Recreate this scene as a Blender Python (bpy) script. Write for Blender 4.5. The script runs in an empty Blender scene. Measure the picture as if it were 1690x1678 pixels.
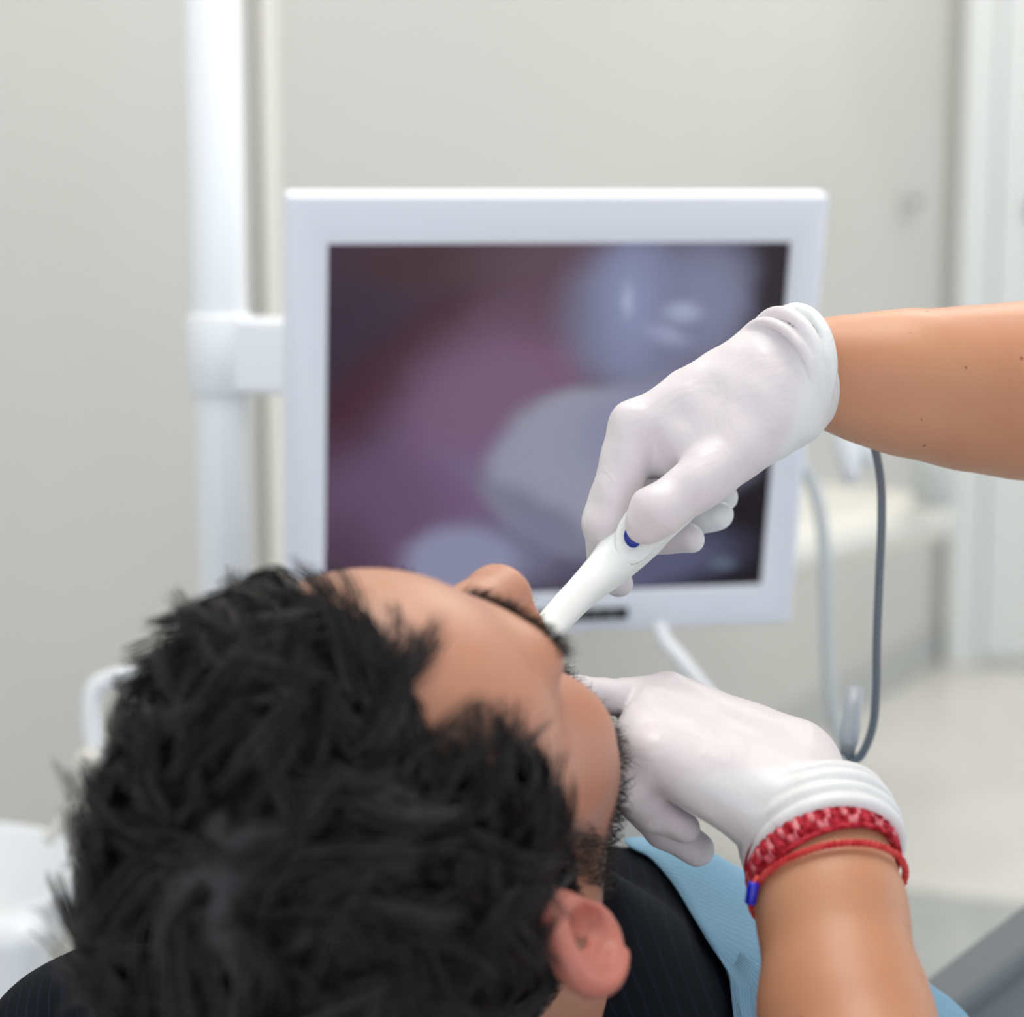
import bpy, bmesh, math, random
import numpy as np
from mathutils import Vector, Matrix

# ------------------------------------------------------------------ camera, world, light
random.seed(7); RNG = np.random.default_rng(7)
SC = bpy.context.scene
COL = SC.collection
FPX, CX, CY = 3400.0, 845.0, 839.0            # focal length in pixels of the 1690x1678 frame
CAMZ, PITCH = 1.05, math.radians(8.9)
cs, sn = math.cos(PITCH), math.sin(PITCH)
CAM = np.array([0, 0, CAMZ]); RIGHT = np.array([1., 0, 0])
UP = np.array([0, sn, cs]); FWD = np.array([0, cs, -sn])
BASIS = np.stack([RIGHT, UP, -FWD], 1)        # camera axes as columns

def P(px, py, d):
    return CAM + RIGHT * (px - CX) / FPX * d + UP * (CY - py) / FPX * d + FWD * d

def proj(X):
    C = (np.asarray(X) - CAM) @ BASIS
    d = -C[..., 2]
    return CX + FPX * C[..., 0] / d, CY - FPX * C[..., 1] / d, d

cam = bpy.data.cameras.new('camera'); camo = bpy.data.objects.new('camera', cam); COL.objects.link(camo)
camo.location = CAM; camo.rotation_euler = (math.pi / 2 - PITCH, 0, 0)
cam.sensor_fit = 'HORIZONTAL'; cam.sensor_width = 36.0; cam.lens = FPX / 1690 * 36
cam.clip_start = 0.05
cam.dof.use_dof = True; cam.dof.focus_distance = 0.985; cam.dof.aperture_fstop = 4.6
SC.camera = camo
SC.view_settings.view_transform = 'Standard'; SC.view_settings.look = 'None'
SC.view_settings.gamma = 1.0; SC.view_settings.use_curve_mapping = False
SC.view_settings.exposure = 0.36

W = bpy.data.worlds.new('world'); SC.world = W; W.use_nodes = True
W.node_tree.nodes['Background'].inputs[0].default_value = (0.86, 0.92, 1.0, 1)
W.node_tree.nodes['Background'].inputs[1].default_value = 1.20

def area(name, loc, target, sx, sy, power, col):
    l = bpy.data.lights.new(name, 'AREA'); l.shape = 'RECTANGLE'; l.size = sx; l.size_y = sy
    l.energy = power; l.color = col
    o = bpy.data.objects.new(name, l); COL.objects.link(o); o.location = loc
    o.rotation_euler = (Vector(target) - Vector(loc)).to_track_quat('-Z', 'Y').to_euler()
    return o
area('ceiling_panel_light', (0.15, 1.25, 2.60), (0.15, 1.25, 0), 1.15, 1.15, 15, (1, .965, .91))
area('ceiling_panel_light', (1.10, 3.30, 2.60), (1.10, 3.30, 0), 1.15, 1.15, 15, (1, .965, .91))

# ------------------------------------------------------------------ object helpers
def link(o, parent=None):
    COL.objects.link(o)
    if parent is not None: o.parent = parent
    return o
def tag(o, label=None, cat=None, group=None, kind=None):
    if label: o['label'] = label
    if cat: o['category'] = cat
    if group: o['group'] = group
    if kind: o['kind'] = kind
    return o
def thing(name, label, cat, loc=(0, 0, 0), group=None):
    o = bpy.data.objects.new(name, None); o.empty_display_size = .05; link(o); o.location = loc
    return tag(o, label, cat, group)
def add(name, me, mat, parent=None, smooth=True):
    """mesh is in world coordinates; parents are unrotated empties or meshes"""
    o = bpy.data.objects.new(name, me); link(o, parent)
    if parent is not None:
        pl = Vector((0, 0, 0)); q = parent
        while q is not None: pl += q.location; q = q.parent
        o.location = -pl
    if mat is not None: me.materials.append(mat)
    if smooth: me.polygons.foreach_set('use_smooth', [True] * len(me.polygons))
    return o
def mesh_np(name, V, F):
    me = bpy.data.meshes.new(name)
    me.from_pydata(np.asarray(V).tolist(), [], np.asarray(F).tolist() if not isinstance(F, list) else F); me.update()
    return me
def bm_mesh(name, bm):
    me = bpy.data.meshes.new(name); bmesh.ops.recalc_face_normals(bm, faces=bm.faces); bm.to_mesh(me); bm.free(); return me
def rbox(name, center, axes, size, bev=.005, seg=3):
    """rounded box; axes 3x3 columns"""
    bm = bmesh.new(); bmesh.ops.create_cube(bm, size=1)
    for v in bm.verts: v.co = Vector((v.co.x * size[0], v.co.y * size[1], v.co.z * size[2]))
    if bev > 0: bmesh.ops.bevel(bm, geom=bm.edges[:], offset=bev, segments=seg, profile=.5, affect='EDGES')
    A = np.asarray(axes); c = np.asarray(center)
    for v in bm.verts: v.co = Vector(c + A @ np.array(v.co))
    return bm_mesh(name, bm)
def auto(o):
    try:
        m = o.modifiers.new('wn', 'WEIGHTED_NORMAL'); m.keep_sharp = False; m.weight = 100
    except Exception: pass
    return o
I3 = np.eye(3)
def nrm(v): v = np.asarray(v, float); return v / np.linalg.norm(v)
def catmull(pts, n):
    pts = np.asarray(pts, float); Q = np.vstack([2 * pts[0] - pts[1], pts, 2 * pts[-1] - pts[-2]]); out = []
    for i in range(1, len(Q) - 2):
        for t in np.linspace(0, 1, n, endpoint=False):
            a, b, c, d = Q[i - 1:i + 3]
            out.append(.5 * (2 * b + (c - a) * t + (2 * a - 5 * b + 4 * c - d) * t * t + (3 * b - a - 3 * c + d) * t ** 3))
    out.append(Q[-2]); return np.array(out)
def tube(name, pts, rad, sides=12, closed=False, scale2=1.0):
    pts = np.asarray(pts, float); n = len(pts)
    rad = np.broadcast_to(np.asarray(rad, float), (n,))
    T = np.gradient(pts, axis=0) if not closed else np.roll(pts, -1, 0) - np.roll(pts, 1, 0)
    T /= np.linalg.norm(T, axis=1)[:, None]
    u = np.cross(T[0], [0, 0, 1.]);
    if np.linalg.norm(u) < .1: u = np.cross(T[0], [1., 0, 0])
    u = nrm(u); V = []; F = []
    for i in range(n):
        u = nrm(u - T[i] * (u @ T[i])); w = np.cross(T[i], u)
        for k in range(sides):
            a = 2 * math.pi * k / sides
            V.append(pts[i] + rad[i] * (u * math.cos(a) + w * math.sin(a) * scale2))
    m = n if closed else n - 1
    for i in range(m):
        j = (i + 1) % n
        for k in range(sides):
            k2 = (k + 1) % sides
            F.append((i * sides + k, i * sides + k2, j * sides + k2, j * sides + k))
    if not closed:
        F.append(tuple(range(sides))[::-1]); F.append(tuple((n - 1) * sides + k for k in range(sides)))
    return mesh_np(name, V, F)
def lathe(name, prof, c, sides=32, axis=None):
    """prof list of (r, z); axis basis columns (x,y,z)"""
    A = I3 if axis is None else np.asarray(axis); V = []; F = []; n = len(prof)
    for (r, z) in prof:
        for k in range(sides):
            a = 2 * math.pi * k / sides
            V.append(np.asarray(c) + A @ np.array([r * math.cos(a), r * math.sin(a), z]))
    for i in range(n - 1):
        for k in range(sides):
            k2 = (k + 1) % sides
            F.append((i * sides + k, i * sides + k2, (i + 1) * sides + k2, (i + 1) * sides + k))
    F.append(tuple(range(sides))[::-1]); F.append(tuple((n - 1) * sides + k for k in range(sides)))
    return mesh_np(name, V, F)
def frame_z(z):
    z = nrm(z); x = np.cross([0, 1., 0], z)
    if np.linalg.norm(x) < .1: x = np.cross([1., 0, 0], z)
    x = nrm(x); return np.stack([x, np.cross(z, x), z], 1)

# ------------------------------------------------------------------ material helpers
def mat(name, col, rough=.5, spec=.5, sss=0, sssr=(1, .4, .25), metal=0, coat=0, trans=0):
    m = bpy.data.materials.new(name); m.use_nodes = True
    b = m.node_tree.nodes['Principled BSDF']
    b.inputs['Base Color'].default_value = (*col, 1); b.inputs['Roughness'].default_value = rough
    b.inputs['Specular IOR Level'].default_value = spec; b.inputs['Metallic'].default_value = metal
    b.inputs['Coat Weight'].default_value = coat; b.inputs['Transmission Weight'].default_value = trans
    if sss:
        b.inputs['Subsurface Weight'].default_value = sss; b.inputs['Subsurface Radius'].default_value = sssr
        b.inputs['Subsurface Scale'].default_value = .006
    return m
def nodes(m): return m.node_tree.nodes, m.node_tree.links, m.node_tree.nodes['Principled BSDF']
def srgb(r, g, b):
    f = lambda c: (c / 255 / 12.92) if c / 255 <= .04045 else ((c / 255 + .055) / 1.055) ** 2.4
    return (f(r), f(g), f(b))
def noise_mix(m, c1, c2, scale, lo=.4, hi=.6, detail=3, bump=0, bscale=None, bdist=.001):
    N, L, b = nodes(m)
    tc = N.new('ShaderNodeTexCoord'); nz = N.new('ShaderNodeTexNoise'); nz.inputs['Scale'].default_value = scale; nz.inputs['Detail'].default_value = detail
    rp = N.new('ShaderNodeValToRGB'); rp.color_ramp.elements[0].position = lo; rp.color_ramp.elements[1].position = hi
    rp.color_ramp.elements[0].color = (*c1, 1); rp.color_ramp.elements[1].color = (*c2, 1)
    L.new(tc.outputs['Object'], nz.inputs['Vector']); L.new(nz.outputs['Fac'], rp.inputs['Fac']); L.new(rp.outputs['Color'], b.inputs['Base Color'])
    if bump:
        n2 = N.new('ShaderNodeTexNoise'); n2.inputs['Scale'].default_value = bscale or scale * 8; n2.inputs['Detail'].default_value = 4
        bp = N.new('ShaderNodeBump'); bp.inputs['Strength'].default_value = bump; bp.inputs['Distance'].default_value = bdist
        L.new(tc.outputs['Object'], n2.inputs['Vector']); L.new(n2.outputs['Fac'], bp.inputs['Height']); L.new(bp.outputs['Normal'], b.inputs['Normal'])
    return m

M_WALL = noise_mix(mat('wall_paint', srgb(205, 204, 198), .7, .25), srgb(196, 194, 189), srgb(200, 199, 194), 1.2, bump=.15, bscale=220, bdist=.0005)
M_FLOOR = noise_mix(mat('floor_vinyl', srgb(215, 213, 208), .3, .4), srgb(205, 203, 197), srgb(214, 212, 207), 3)
M_CEIL = mat('ceiling_paint', srgb(225, 224, 220), .8, .2)
M_DOOR = mat('door_lacquer', srgb(214, 216, 215), .35, .4)
M_BASE = mat('skirting_grey', srgb(176, 177, 175), .5)
M_WHITE = mat('white_enamel', srgb(236, 239, 243), .28, .5)
M_PLAST = mat('monitor_plastic', srgb(238, 241, 251), .4, .45)
M_CREAM = mat('cream_ceramic', srgb(222, 220, 212), .25, .5)
M_BLACK = mat('black_plastic', (.012, .013, .016), .3)
M_GREY = mat('grey_plastic', srgb(125, 130, 134), .45)
M_CABLE = mat('grey_rubber', srgb(108, 117, 126), .45)
M_CABLEL = mat('pale_rubber', srgb(190, 196, 200), .5)
M_STEEL = mat('brushed_steel', srgb(170, 173, 178), .3, metal=1)
M_FLOOR_GREY = noise_mix(mat('grey_floor_area', srgb(170, 172, 170), .7, .2), srgb(166, 169, 168), srgb(176, 178, 176), 20)

# ------------------------------------------------------------------ SDF sculpting (numpy) + surface nets
def smin(a, b, k):
    if k <= 0: return np.minimum(a, b)
    h = np.maximum(k - np.abs(a - b), 0) / k
    return np.minimum(a, b) - h * h * k * .25
def smax(a, b, k): return -smin(-a, -b, k)
def s_sphere(p, c, r): return np.linalg.norm(p - np.asarray(c), axis=1) - r
def s_ell(p, c, r, A=None):
    q = p - np.asarray(c)
    if A is not None: q = q @ np.asarray(A)
    r = np.asarray(r); k0 = np.linalg.norm(q / r, axis=1); k1 = np.linalg.norm(q / (r * r), axis=1) + 1e-9
    return np.where(k0 < 1e-4, -r.min(), k0 * (k0 - 1) / k1)
def s_cone(p, a, b, r1, r2):
    a = np.asarray(a); b = np.asarray(b); ba = b - a; pa = p - a
    t = np.clip(pa @ ba / (ba @ ba), 0, 1)
    return np.linalg.norm(pa - t[:, None] * ba, axis=1) - (r1 + (r2 - r1) * t)
def s_chain(p, pts, rs, k=.0):
    d = None
    for i in range(len(pts) - 1):
        e = s_cone(p, pts[i], pts[i + 1], rs[i], rs[i + 1]); d = e if d is None else smin(d, e, k)
    return d

def sdf_mesh(name, f, lo, hi, h, newton=2):
    lo = np.asarray(lo, float); hi = np.asarray(hi, float); B = 8
    nb = np.ceil((hi - lo) / (h * B)).astype(int); n = nb * B
    bi = np.stack(np.meshgrid(*[np.arange(k) for k in nb], indexing='ij'), -1).reshape(-1, 3)
    bc = lo + (bi + .5) * B * h
    dc = f(bc); near = np.abs(dc) < h * B * 1.25
    G = np.empty(n, np.float32)
    G[:] = np.repeat(np.repeat(np.repeat(dc.reshape(nb), B, 0), B, 1), B, 2)
    off = np.stack(np.meshgrid(*[np.arange(B)] * 3, indexing='ij'), -1).reshape(-1, 3)
    kb = bi[near]
    for s in range(0, len(kb), 400):
        ii = (kb[s:s + 400, None, :] * B + off[None]).reshape(-1, 3)
        G[ii[:, 0], ii[:, 1], ii[:, 2]] = f(lo + ii * h)
    S = G < 0
    c8 = [(i, j, k) for i in (0, 1) for j in (0, 1) for k in (0, 1)]
    sl = lambda A, o: A[o[0]:A.shape[0] - 1 + o[0], o[1]:A.shape[1] - 1 + o[1], o[2]:A.shape[2] - 1 + o[2]]
    cnt = sum(sl(S, o).astype(np.int8) for o in c8)
    act = (cnt > 0) & (cnt < 8); idx = np.argwhere(act)
    vid = -np.ones(act.shape, np.int32); vid[act] = np.arange(len(idx))
    acc = np.zeros((len(idx), 3)); num = np.zeros(len(idx))
    for a in range(8):
        for b in range(a + 1, 8):
            oa, ob = np.array(c8[a]), np.array(c8[b])
            if np.abs(oa - ob).sum() != 1: continue
            va = G[tuple((idx + oa).T)]; vb = G[tuple((idx + ob).T)]; m = (va < 0) != (vb < 0)
            t = np.where(m, va / np.where(m, va - vb, 1), 0)
            acc[m] += (oa + t[m, None] * (ob - oa)); num[m] += 1
    V = lo + (idx + acc / num[:, None]) * h
    F = []
    for ax in range(3):
        o = np.zeros(3, int); o[ax] = 1
        A = S[:S.shape[0] - o[0], :S.shape[1] - o[1], :S.shape[2] - o[2]]; Bn = S[o[0]:, o[1]:, o[2]:]
        e = np.argwhere(A != Bn); u, w = (ax + 1) % 3, (ax + 2) % 3
        e = e[(e[:, u] > 0) & (e[:, w] > 0) & (e[:, u] < act.shape[u]) & (e[:, w] < act.shape[w]) & (e[:, ax] < act.shape[ax])]
        du = np.zeros(3, int); du[u] = 1; dw = np.zeros(3, int); dw[w] = 1
        q = np.stack([vid[tuple((e - x).T)] for x in (du + dw, dw, 0 * du, du)], 1)
        ins = A[tuple(e.T)]; q[~ins] = q[~ins][:, ::-1]; F.append(q)
    F = np.concatenate(F); F = F[(F >= 0).all(1)]
    for _ in range(newton):
        g = sdf_grad(f, V, h * .3); d = f(V)
        V = V - np.clip(d, -h, h)[:, None] * g
    me = mesh_np(name, V, F)
    return me, V
def sdf_grad(f, V, e):
    g = np.zeros_like(V)
    for s in ((1, -1, -1), (-1, -1, 1), (-1, 1, -1), (1, 1, 1)):
        s = np.array(s, float); g += s * f(V + s * e)[:, None]
    return g / (np.linalg.norm(g, axis=1)[:, None] + 1e-12)
def vnoise(p, scale, seed, octs=5):
    r = np.random.default_rng(seed); out = np.zeros((len(p), 3))
    for _ in range(octs):
        k = r.normal(size=(3, 3)) * scale; ph = r.uniform(0, 6.28, 3)
        out += np.sin(p @ k.T + ph)
    return out / octs ** .5
def inpoly(x, y, poly):
    c = np.zeros(x.shape, bool); n = len(poly)
    for i in range(n):
        x1, y1 = poly[i]; x2, y2 = poly[i - 1]
        cond = ((y1 > y) != (y2 > y)) & (x < (x2 - x1) * (y - y1) / ((y2 - y1) or 1e-9) + x1)
        c ^= cond
    return c
def smooth01(x): x = np.clip(x, 0, 1); return x * x * (3 - 2 * x)
def set_attr(me, name, vals):
    a = me.attributes.new(name, 'FLOAT', 'POINT'); a.data.foreach_set('value', np.asarray(vals, np.float32))

# ================================================================== ROOM
def floor_pt(px, py):
    v = P(px, py, 1.0) - CAM; return CAM + v * (-CAMZ / v[2])
fA, fB = floor_pt(1545, 1092), floor_pt(1290, 1245)          # skirting line of the wall behind the monitor
wa = nrm((fA - fB) * [1, 1, 0]); wn = np.array([wa[1], -wa[0], 0])    # along the wall, into the room
if wn @ (CAM - fA) < 0: wn = -wn
AW = np.stack([wa, -wn, [0, 0, 1.]], 1)
HC = 2.62
def slab(name, c, A, size, m, bev=0, label=None):
    o = add(name, rbox(name, c, A, size, bev), m, smooth=False); o['kind'] = 'structure'
    if label: o['label'] = label
    return o
L_A = 5.2
wcen = fA - wa * L_A / 2 - wn * .06 + np.array([0, 0, HC / 2])
slab('wall_left', wcen, AW, (L_A, .12, HC), M_WALL, label='grey painted wall behind the monitor')
slab('baseboard_left', fA - wa * L_A / 2 + wn * .006 + [0, 0, .045], AW, (L_A, .012, .09), M_BASE, .002)
# far wall with the door, running to the right from the corner
db = nrm([1., -.10, 0]); dn = np.array([db[1], -db[0], 0]); dn = dn if dn @ (CAM - fA) > 0 else -dn
AB = np.stack([db, -dn, [0, 0, 1.]], 1)
slab('wall_far', fA + db * 1.5 - dn * .06 + [0, 0, HC / 2], AB, (3.0, .12, HC), M_WALL, label='far wall with the white door')
slab('floor', np.array([.4, 2.6, -.05]), I3, (8, 9, .1), M_FLOOR)
slab('ceiling', np.array([.4, 2.6, HC + .05]), I3, (8, 9, .1), M_CEIL)
# vertical cover strip on the wall behind the post
def ray_wall(px, py, off=0):
    v = P(px, py, 1.0) - CAM; q = fA + wn * off
    return CAM + v * (((q - CAM) @ wn) / (v @ wn))
s0 = ray_wall(447, 300, .01); s0[2] = HC / 2
slab('trim_1', s0, AW, (.030, .012, HC), M_CREAM, .006, 'vertical cover strip on the wall beside the post')
# door
o = thing('door_1', 'white lacquered door with a dark lever handle', 'door', fA); o['kind'] = 'structure'
def fb(u, off, z): return fA + db * u + dn * off + np.array([0, 0, z])
add('frame', rbox('f', fb(.05, .02, 1.04), AB, (.075, .05, 2.08), .006), M_DOOR, o, False)
add('frame', rbox('f', fb(1.02, .02, 1.04), AB, (.075, .05, 2.08), .006), M_DOOR, o, False)
add('frame', rbox('f', fb(.535, .02, 2.115), AB, (1.045, .05, .075), .006), M_DOOR, o, False)
dl = add('door_leaf', rbox('f', fb(.535, .012, 1.04), AB, (.885, .04, 2.06), .003), M_DOOR, o, False)
hx = .185
add('lever_handle', tube('h', [fb(hx, .035, 1.0), fb(hx, .075, 1.0), fb(hx + .02, .082, 1.0), fb(hx + .12, .082, 1.0)], .010), M_GREY, dl)
add('rose', lathe('r', [(.0, 0), (.026, 0), (.026, .01), (.0, .01)], fb(hx, .033, 1.0), 24, frame_z(dn)), M_GREY, dl)
slab('baseboard_far', fb(1.9, .006, .045), AB, (1.6, .012, .09), M_BASE, .002)
slab('trim_2', fb(.535, .008, .012), AB, (.9, .07, .024), M_BASE, .003, 'grey threshold under the white door')
# small grey hook plate on the wall
hk = ray_wall(1492, 335, .0)
o = thing('wall_hook', 'small pale grey hook plate on the bare wall', 'hook', hk)
add('plate', rbox('p', hk + wn * .006, AW, (.05, .012, .06), .004), mat('hook_grey', srgb(188, 188, 184), .5), o)
add('peg', tube('p', [hk + wn * .01, hk + wn * .03, hk + wn * .034 + [0, 0, .012]], .006, 10), M_GREY, o)
# ceiling panels
for (x, y) in ((.15, 1.25), (1.10, 3.30)):
    o = thing('ceiling_panel', 'square ceiling light panel above the %s' % ('treatment chair' if y < 2 else 'door end of the room'), 'ceiling light', (x, y, 2.62), 'square ceiling panels')
    add('frame', rbox('f', (x, y, 2.612), I3, (1.24, 1.24, .016), .004), M_WHITE, o, False)
    dm = mat('lit_diffuser', (1, .97, .92), .6); dm.node_tree.nodes['Principled BSDF'].inputs['Emission Color'].default_value = (1, .965, .91, 1); dm.node_tree.nodes['Principled BSDF'].inputs['Emission Strength'].default_value = 1.0
    add('diffuser', rbox('f', (x, y, 2.603), I3, (1.16, 1.16, .004), .001), dm, o, False)
# grey floor area: thin flat slab, darker than the floor around it
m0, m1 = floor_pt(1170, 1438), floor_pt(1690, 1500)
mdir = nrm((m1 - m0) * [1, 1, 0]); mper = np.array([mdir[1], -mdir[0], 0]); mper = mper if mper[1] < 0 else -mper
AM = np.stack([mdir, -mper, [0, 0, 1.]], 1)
o = add('grey_floor_area', rbox('m', (m0 + m1) / 2 + mper * .9 + mdir * .1 + [0, 0, .006], AM, (2.6, 1.8, .012), .004), M_FLOOR_GREY, smooth=False)
tag(o, 'darker grey area of floor under the treatment chair', 'mat')

# wash basin and soap bottle by the wall
d_b = 3.0
b0, b1 = P(1275, 905, 2.66), P(1585, 880, 3.05)
bd = nrm((b1 - b0) * [1, 1, 0]); bz = (P(1450, 893, 2.85))[2]
bn = np.array([bd[1], -bd[0], 0]); bn = bn if bn @ (CAM - b0) > 0 else -bn
AS = np.stack([bd, -bn, [0, 0, 1.]], 1)
mid = (b0 + b1) / 2; mid[2] = bz
o = thing('washbasin', 'cream ceramic washbasin with rounded rim near the wall corner', 'washbasin', (mid[0], mid[1], bz - .04))
Lb = np.linalg.norm((b1 - b0)[:2])
add('basin', rbox('b', mid - bn * .18, AS, (Lb, .36, .072), .034, 6), M_CREAM, o)
sb = P(1538, 845, 2.93); sb[2] = bz + .036
o = thing('soap_bottle', 'translucent white soap bottle with grey pump on the washbasin', 'bottle', sb)
add('bottle', lathe('b', [(0, 0), (.027, 0), (.03, .008), (.03, .06), (.024, .075), (.012, .082), (.012, .088), (0, .088)], sb, 24), mat('milky_plastic', srgb(208, 212, 210), .3, trans=.25), o)
add('pump', lathe('p', [(0, .086), (.013, .086), (.013, .1), (.005, .101), (.005, .112), (.012, .113), (.012, .122), (0, .122)], sb, 16), M_GREY, o)
add('spout', tube('s', [sb + [0, 0, .117], sb + [-.035, -.01, .116], sb + [-.042, -.012, .108]], .0045, 8), M_GREY, o)

# ================================================================== MONITOR, POST, SPITTOON
Rm = np.array([[.978, .040, .207], [.031, .944, -.328], [-.208, .327, .922]])
u_, s_, v_ = np.linalg.svd(Rm); Rm = u_ @ v_
MC = CAM + BASIS @ np.array([.032, .0634, -1.5158]); MA = BASIS @ Rm       # columns: right, up, out of the screen
SW, SH = .34, .2692
def mp(x, y, z): return MC + MA @ np.array([x, y, z])
o = thing('monitor', 'white flat screen monitor showing a close-up of teeth', 'monitor', mp(0, -SH / 2 - .03, 0))
bl, br, bt, bb = .029, .026, .035, .033
def frame_mesh():
    # bezel with an opening, real depth
    X = [-SW / 2 - bl, -SW / 2, SW / 2, SW / 2 + br]; Y = [-SH / 2 - bb, -SH / 2, SH / 2, SH / 2 + bt]
    bm = bmesh.new(); zf, zb, zi = .004, -.016, -.004
    outer = [(X[0], Y[0]), (X[3], Y[0]), (X[3], Y[3]), (X[0], Y[3])]; inner = [(X[1], Y[1]), (X[2], Y[1]), (X[2], Y[2]), (X[1], Y[2])]
    of = [bm.verts.new(mp(x, y, zf)) for x, y in outer]; ob = [bm.verts.new(mp(x, y, zb)) for x, y in outer]
    nf = [bm.verts.new(mp(x, y, zf)) for x, y in inner]; ni = [bm.verts.new(mp(x, y, zi)) for x, y in inner]
    nb_ = [bm.verts.new(mp(x, y, zb)) for x, y in inner]
    for i in range(4):
        j = (i + 1) % 4
        bm.faces.new((of[i], of[j], nf[j], nf[i])); bm.faces.new((nf[i], nf[j], ni[j], ni[i]))
        bm.faces.new((of[i], ob[i], ob[j], of[j])); bm.faces.new((ni[i], ni[j], nb_[j], nb_[i])); bm.faces.new((ob[i], nb_[i], nb_[j], ob[j]))
    ed = [e for e in bm.edges if (e.verts[0] in of or e.verts[0] in ob) and (e.verts[1] in of or e.verts[1] in ob)]
    bmesh.ops.bevel(bm, geom=ed, offset=.004, segments=3, profile=.5, affect='EDGES')
    return bm_mesh('bezel', bm)
auto(add('bezel', frame_mesh(), M_PLAST, o))
auto(add('back_shell', rbox('b', mp(0, 0, -.032), MA, (SW + .035, SH + .045, .034), .012), M_WHITE, o))
# the picture on the screen: procedural blobs on UV
def screen_mat():
    m = bpy.data.materials.new('screen_picture'); m.use_nodes = True; N = m.node_tree.nodes; L = m.node_tree.links; N.clear()
    out = N.new('ShaderNodeOutputMaterial'); em = N.new('ShaderNodeEmission'); gl = N.new('ShaderNodeBsdfGlossy'); mx = N.new('ShaderNodeAddShader')
    gl.inputs['Color'].default_value = (.02, .02, .022, 1); gl.inputs['Roughness'].default_value = .25
    L.new(em.outputs[0], mx.inputs[0]); L.new(gl.outputs[0], mx.inputs[1]); L.new(mx.outputs[0], out.inputs[0])
    uv = N.new('ShaderNodeUVMap'); uv.uv_map = 'UVMap'
    nz = N.new('ShaderNodeTexNoise'); nz.inputs['Scale'].default_value = 5; nz.inputs['Detail'].default_value = 2
    L.new(uv.outputs[0], nz.inputs['Vector'])
    sub = N.new('ShaderNodeVectorMath'); sub.operation = 'SUBTRACT'; sub.inputs[1].default_value = (.5, .5, .5); L.new(nz.outputs['Color'], sub.inputs[0])
    scl = N.new('ShaderNodeVectorMath'); scl.operation = 'SCALE'; scl.inputs['Scale'].default_value = .07; L.new(sub.outputs[0], scl.inputs[0])
    ad = N.new('ShaderNodeVectorMath'); ad.operation = 'ADD'; L.new(uv.outputs[0], ad.inputs[0]); L.new(scl.outputs[0], ad.inputs[1])
    cur = None
    X0, X1, Y0, Y1 = 538, 1305, 398, 978
    def blob(cx, cy, rx, ry, ang, col, soft, amt=1.0):
        nonlocal cur
        mpn = N.new('ShaderNodeMapping'); mpn.vector_type = 'TEXTURE'
        mpn.inputs['Location'].default_value = ((cx - X0) / 767, 1 - (cy - Y0) / 580, 0)
        mpn.inputs['Rotation'].default_value = (0, 0, math.radians(ang)); mpn.inputs['Scale'].default_value = (rx / 767, ry / 580 , 1)
        L.new(ad.outputs[0], mpn.inputs['Vector'])
        ln = N.new('ShaderNodeVectorMath'); ln.operation = 'LENGTH'; L.new(mpn.outputs[0], ln.inputs[0])
        mr = N.new('ShaderNodeMapRange'); mr.interpolation_type = 'SMOOTHSTEP'
        mr.inputs['From Min'].default_value = 1 - soft; mr.inputs['From Max'].default_value = 1 + soft
        mr.inputs['To Min'].default_value = amt; mr.inputs['To Max'].default_value = 0
        L.new(ln.outputs['Value'], mr.inputs['Value'])
        mc = N.new('ShaderNodeMix'); mc.data_type = 'RGBA'; L.new(mr.outputs[0], mc.inputs['Factor'])
        mc.inputs['B'].default_value = (*srgb(*col), 1)
        if cur is None: mc.inputs['A'].default_value = (*srgb(58, 46, 58), 1)
        else: L.new(cur, mc.inputs['A'])
        cur = mc.outputs['Result']
    blob(720, 640, 420, 330, 0, (80, 63, 78), .6)
    blob(590, 560, 110, 160, 0, (62, 52, 66), .7)
    blob(640, 620, 60, 260, -38, (72, 44, 54), .8)
    blob(700, 430, 120, 40, 0, (74, 52, 54), .8, .8)
    blob(900, 425, 130, 50, 10, (96, 77, 86), .7, .8)
    blob(850, 520, 210, 50, 40, (98, 74, 88), .8)
    blob(870, 610, 120, 60, 20, (120, 84, 104), .6)
    blob(765, 760, 130, 190, -20, (120, 94, 128), .7)
    blob(800, 650, 120, 60, 30, (122, 94, 120), .8)
    blob(620, 840, 120, 110, 0, (104, 82, 110), .8)
    blob(570, 940, 60, 100, 0, (84, 62, 84), .8)
    blob(1290, 470, 70, 260, 0, (48, 40, 46), .6)
    blob(1240, 600, 90, 70, 0, (62, 46, 60), .6)
    blob(1075, 520, 150, 122, -10, (120, 121, 148), .35)
    blob(1180, 480, 60, 80, 0, (132, 136, 164), .6, .7)
    blob(1045, 500, 50, 90, 0, (142, 150, 186), .9, .8)
    blob(1040, 495, 10, 24, 0, (172, 182, 208), .9, .8)
    blob(1130, 515, 24, 14, 20, (172, 182, 206), .9, .8)
    blob(1105, 555, 30, 14, -20, (160, 166, 196), .9, .8)
    blob(1240, 870, 160, 150, 0, (30, 24, 30), .4)
    blob(1010, 770, 200, 140, -12, (150, 152, 170), .14)
    blob(1120, 720, 160, 100, 0, (140, 142, 168), .3)
    blob(910, 850, 30, 130, 48, (116, 114, 136), .8, .8)
    blob(860, 900, 90, 60, 0, (122, 122, 150), .7, .8)
    blob(770, 925, 95, 65, 0, (142, 144, 172), .35)
    blob(1110, 930, 130, 45, 10, (104, 106, 140), .7, .7)
    blob(1225, 940, 22, 12, 0, (92, 104, 122), .8)
    L.new(cur, em.inputs['Color']); em.inputs['Strength'].default_value = .70
    return m
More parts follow.
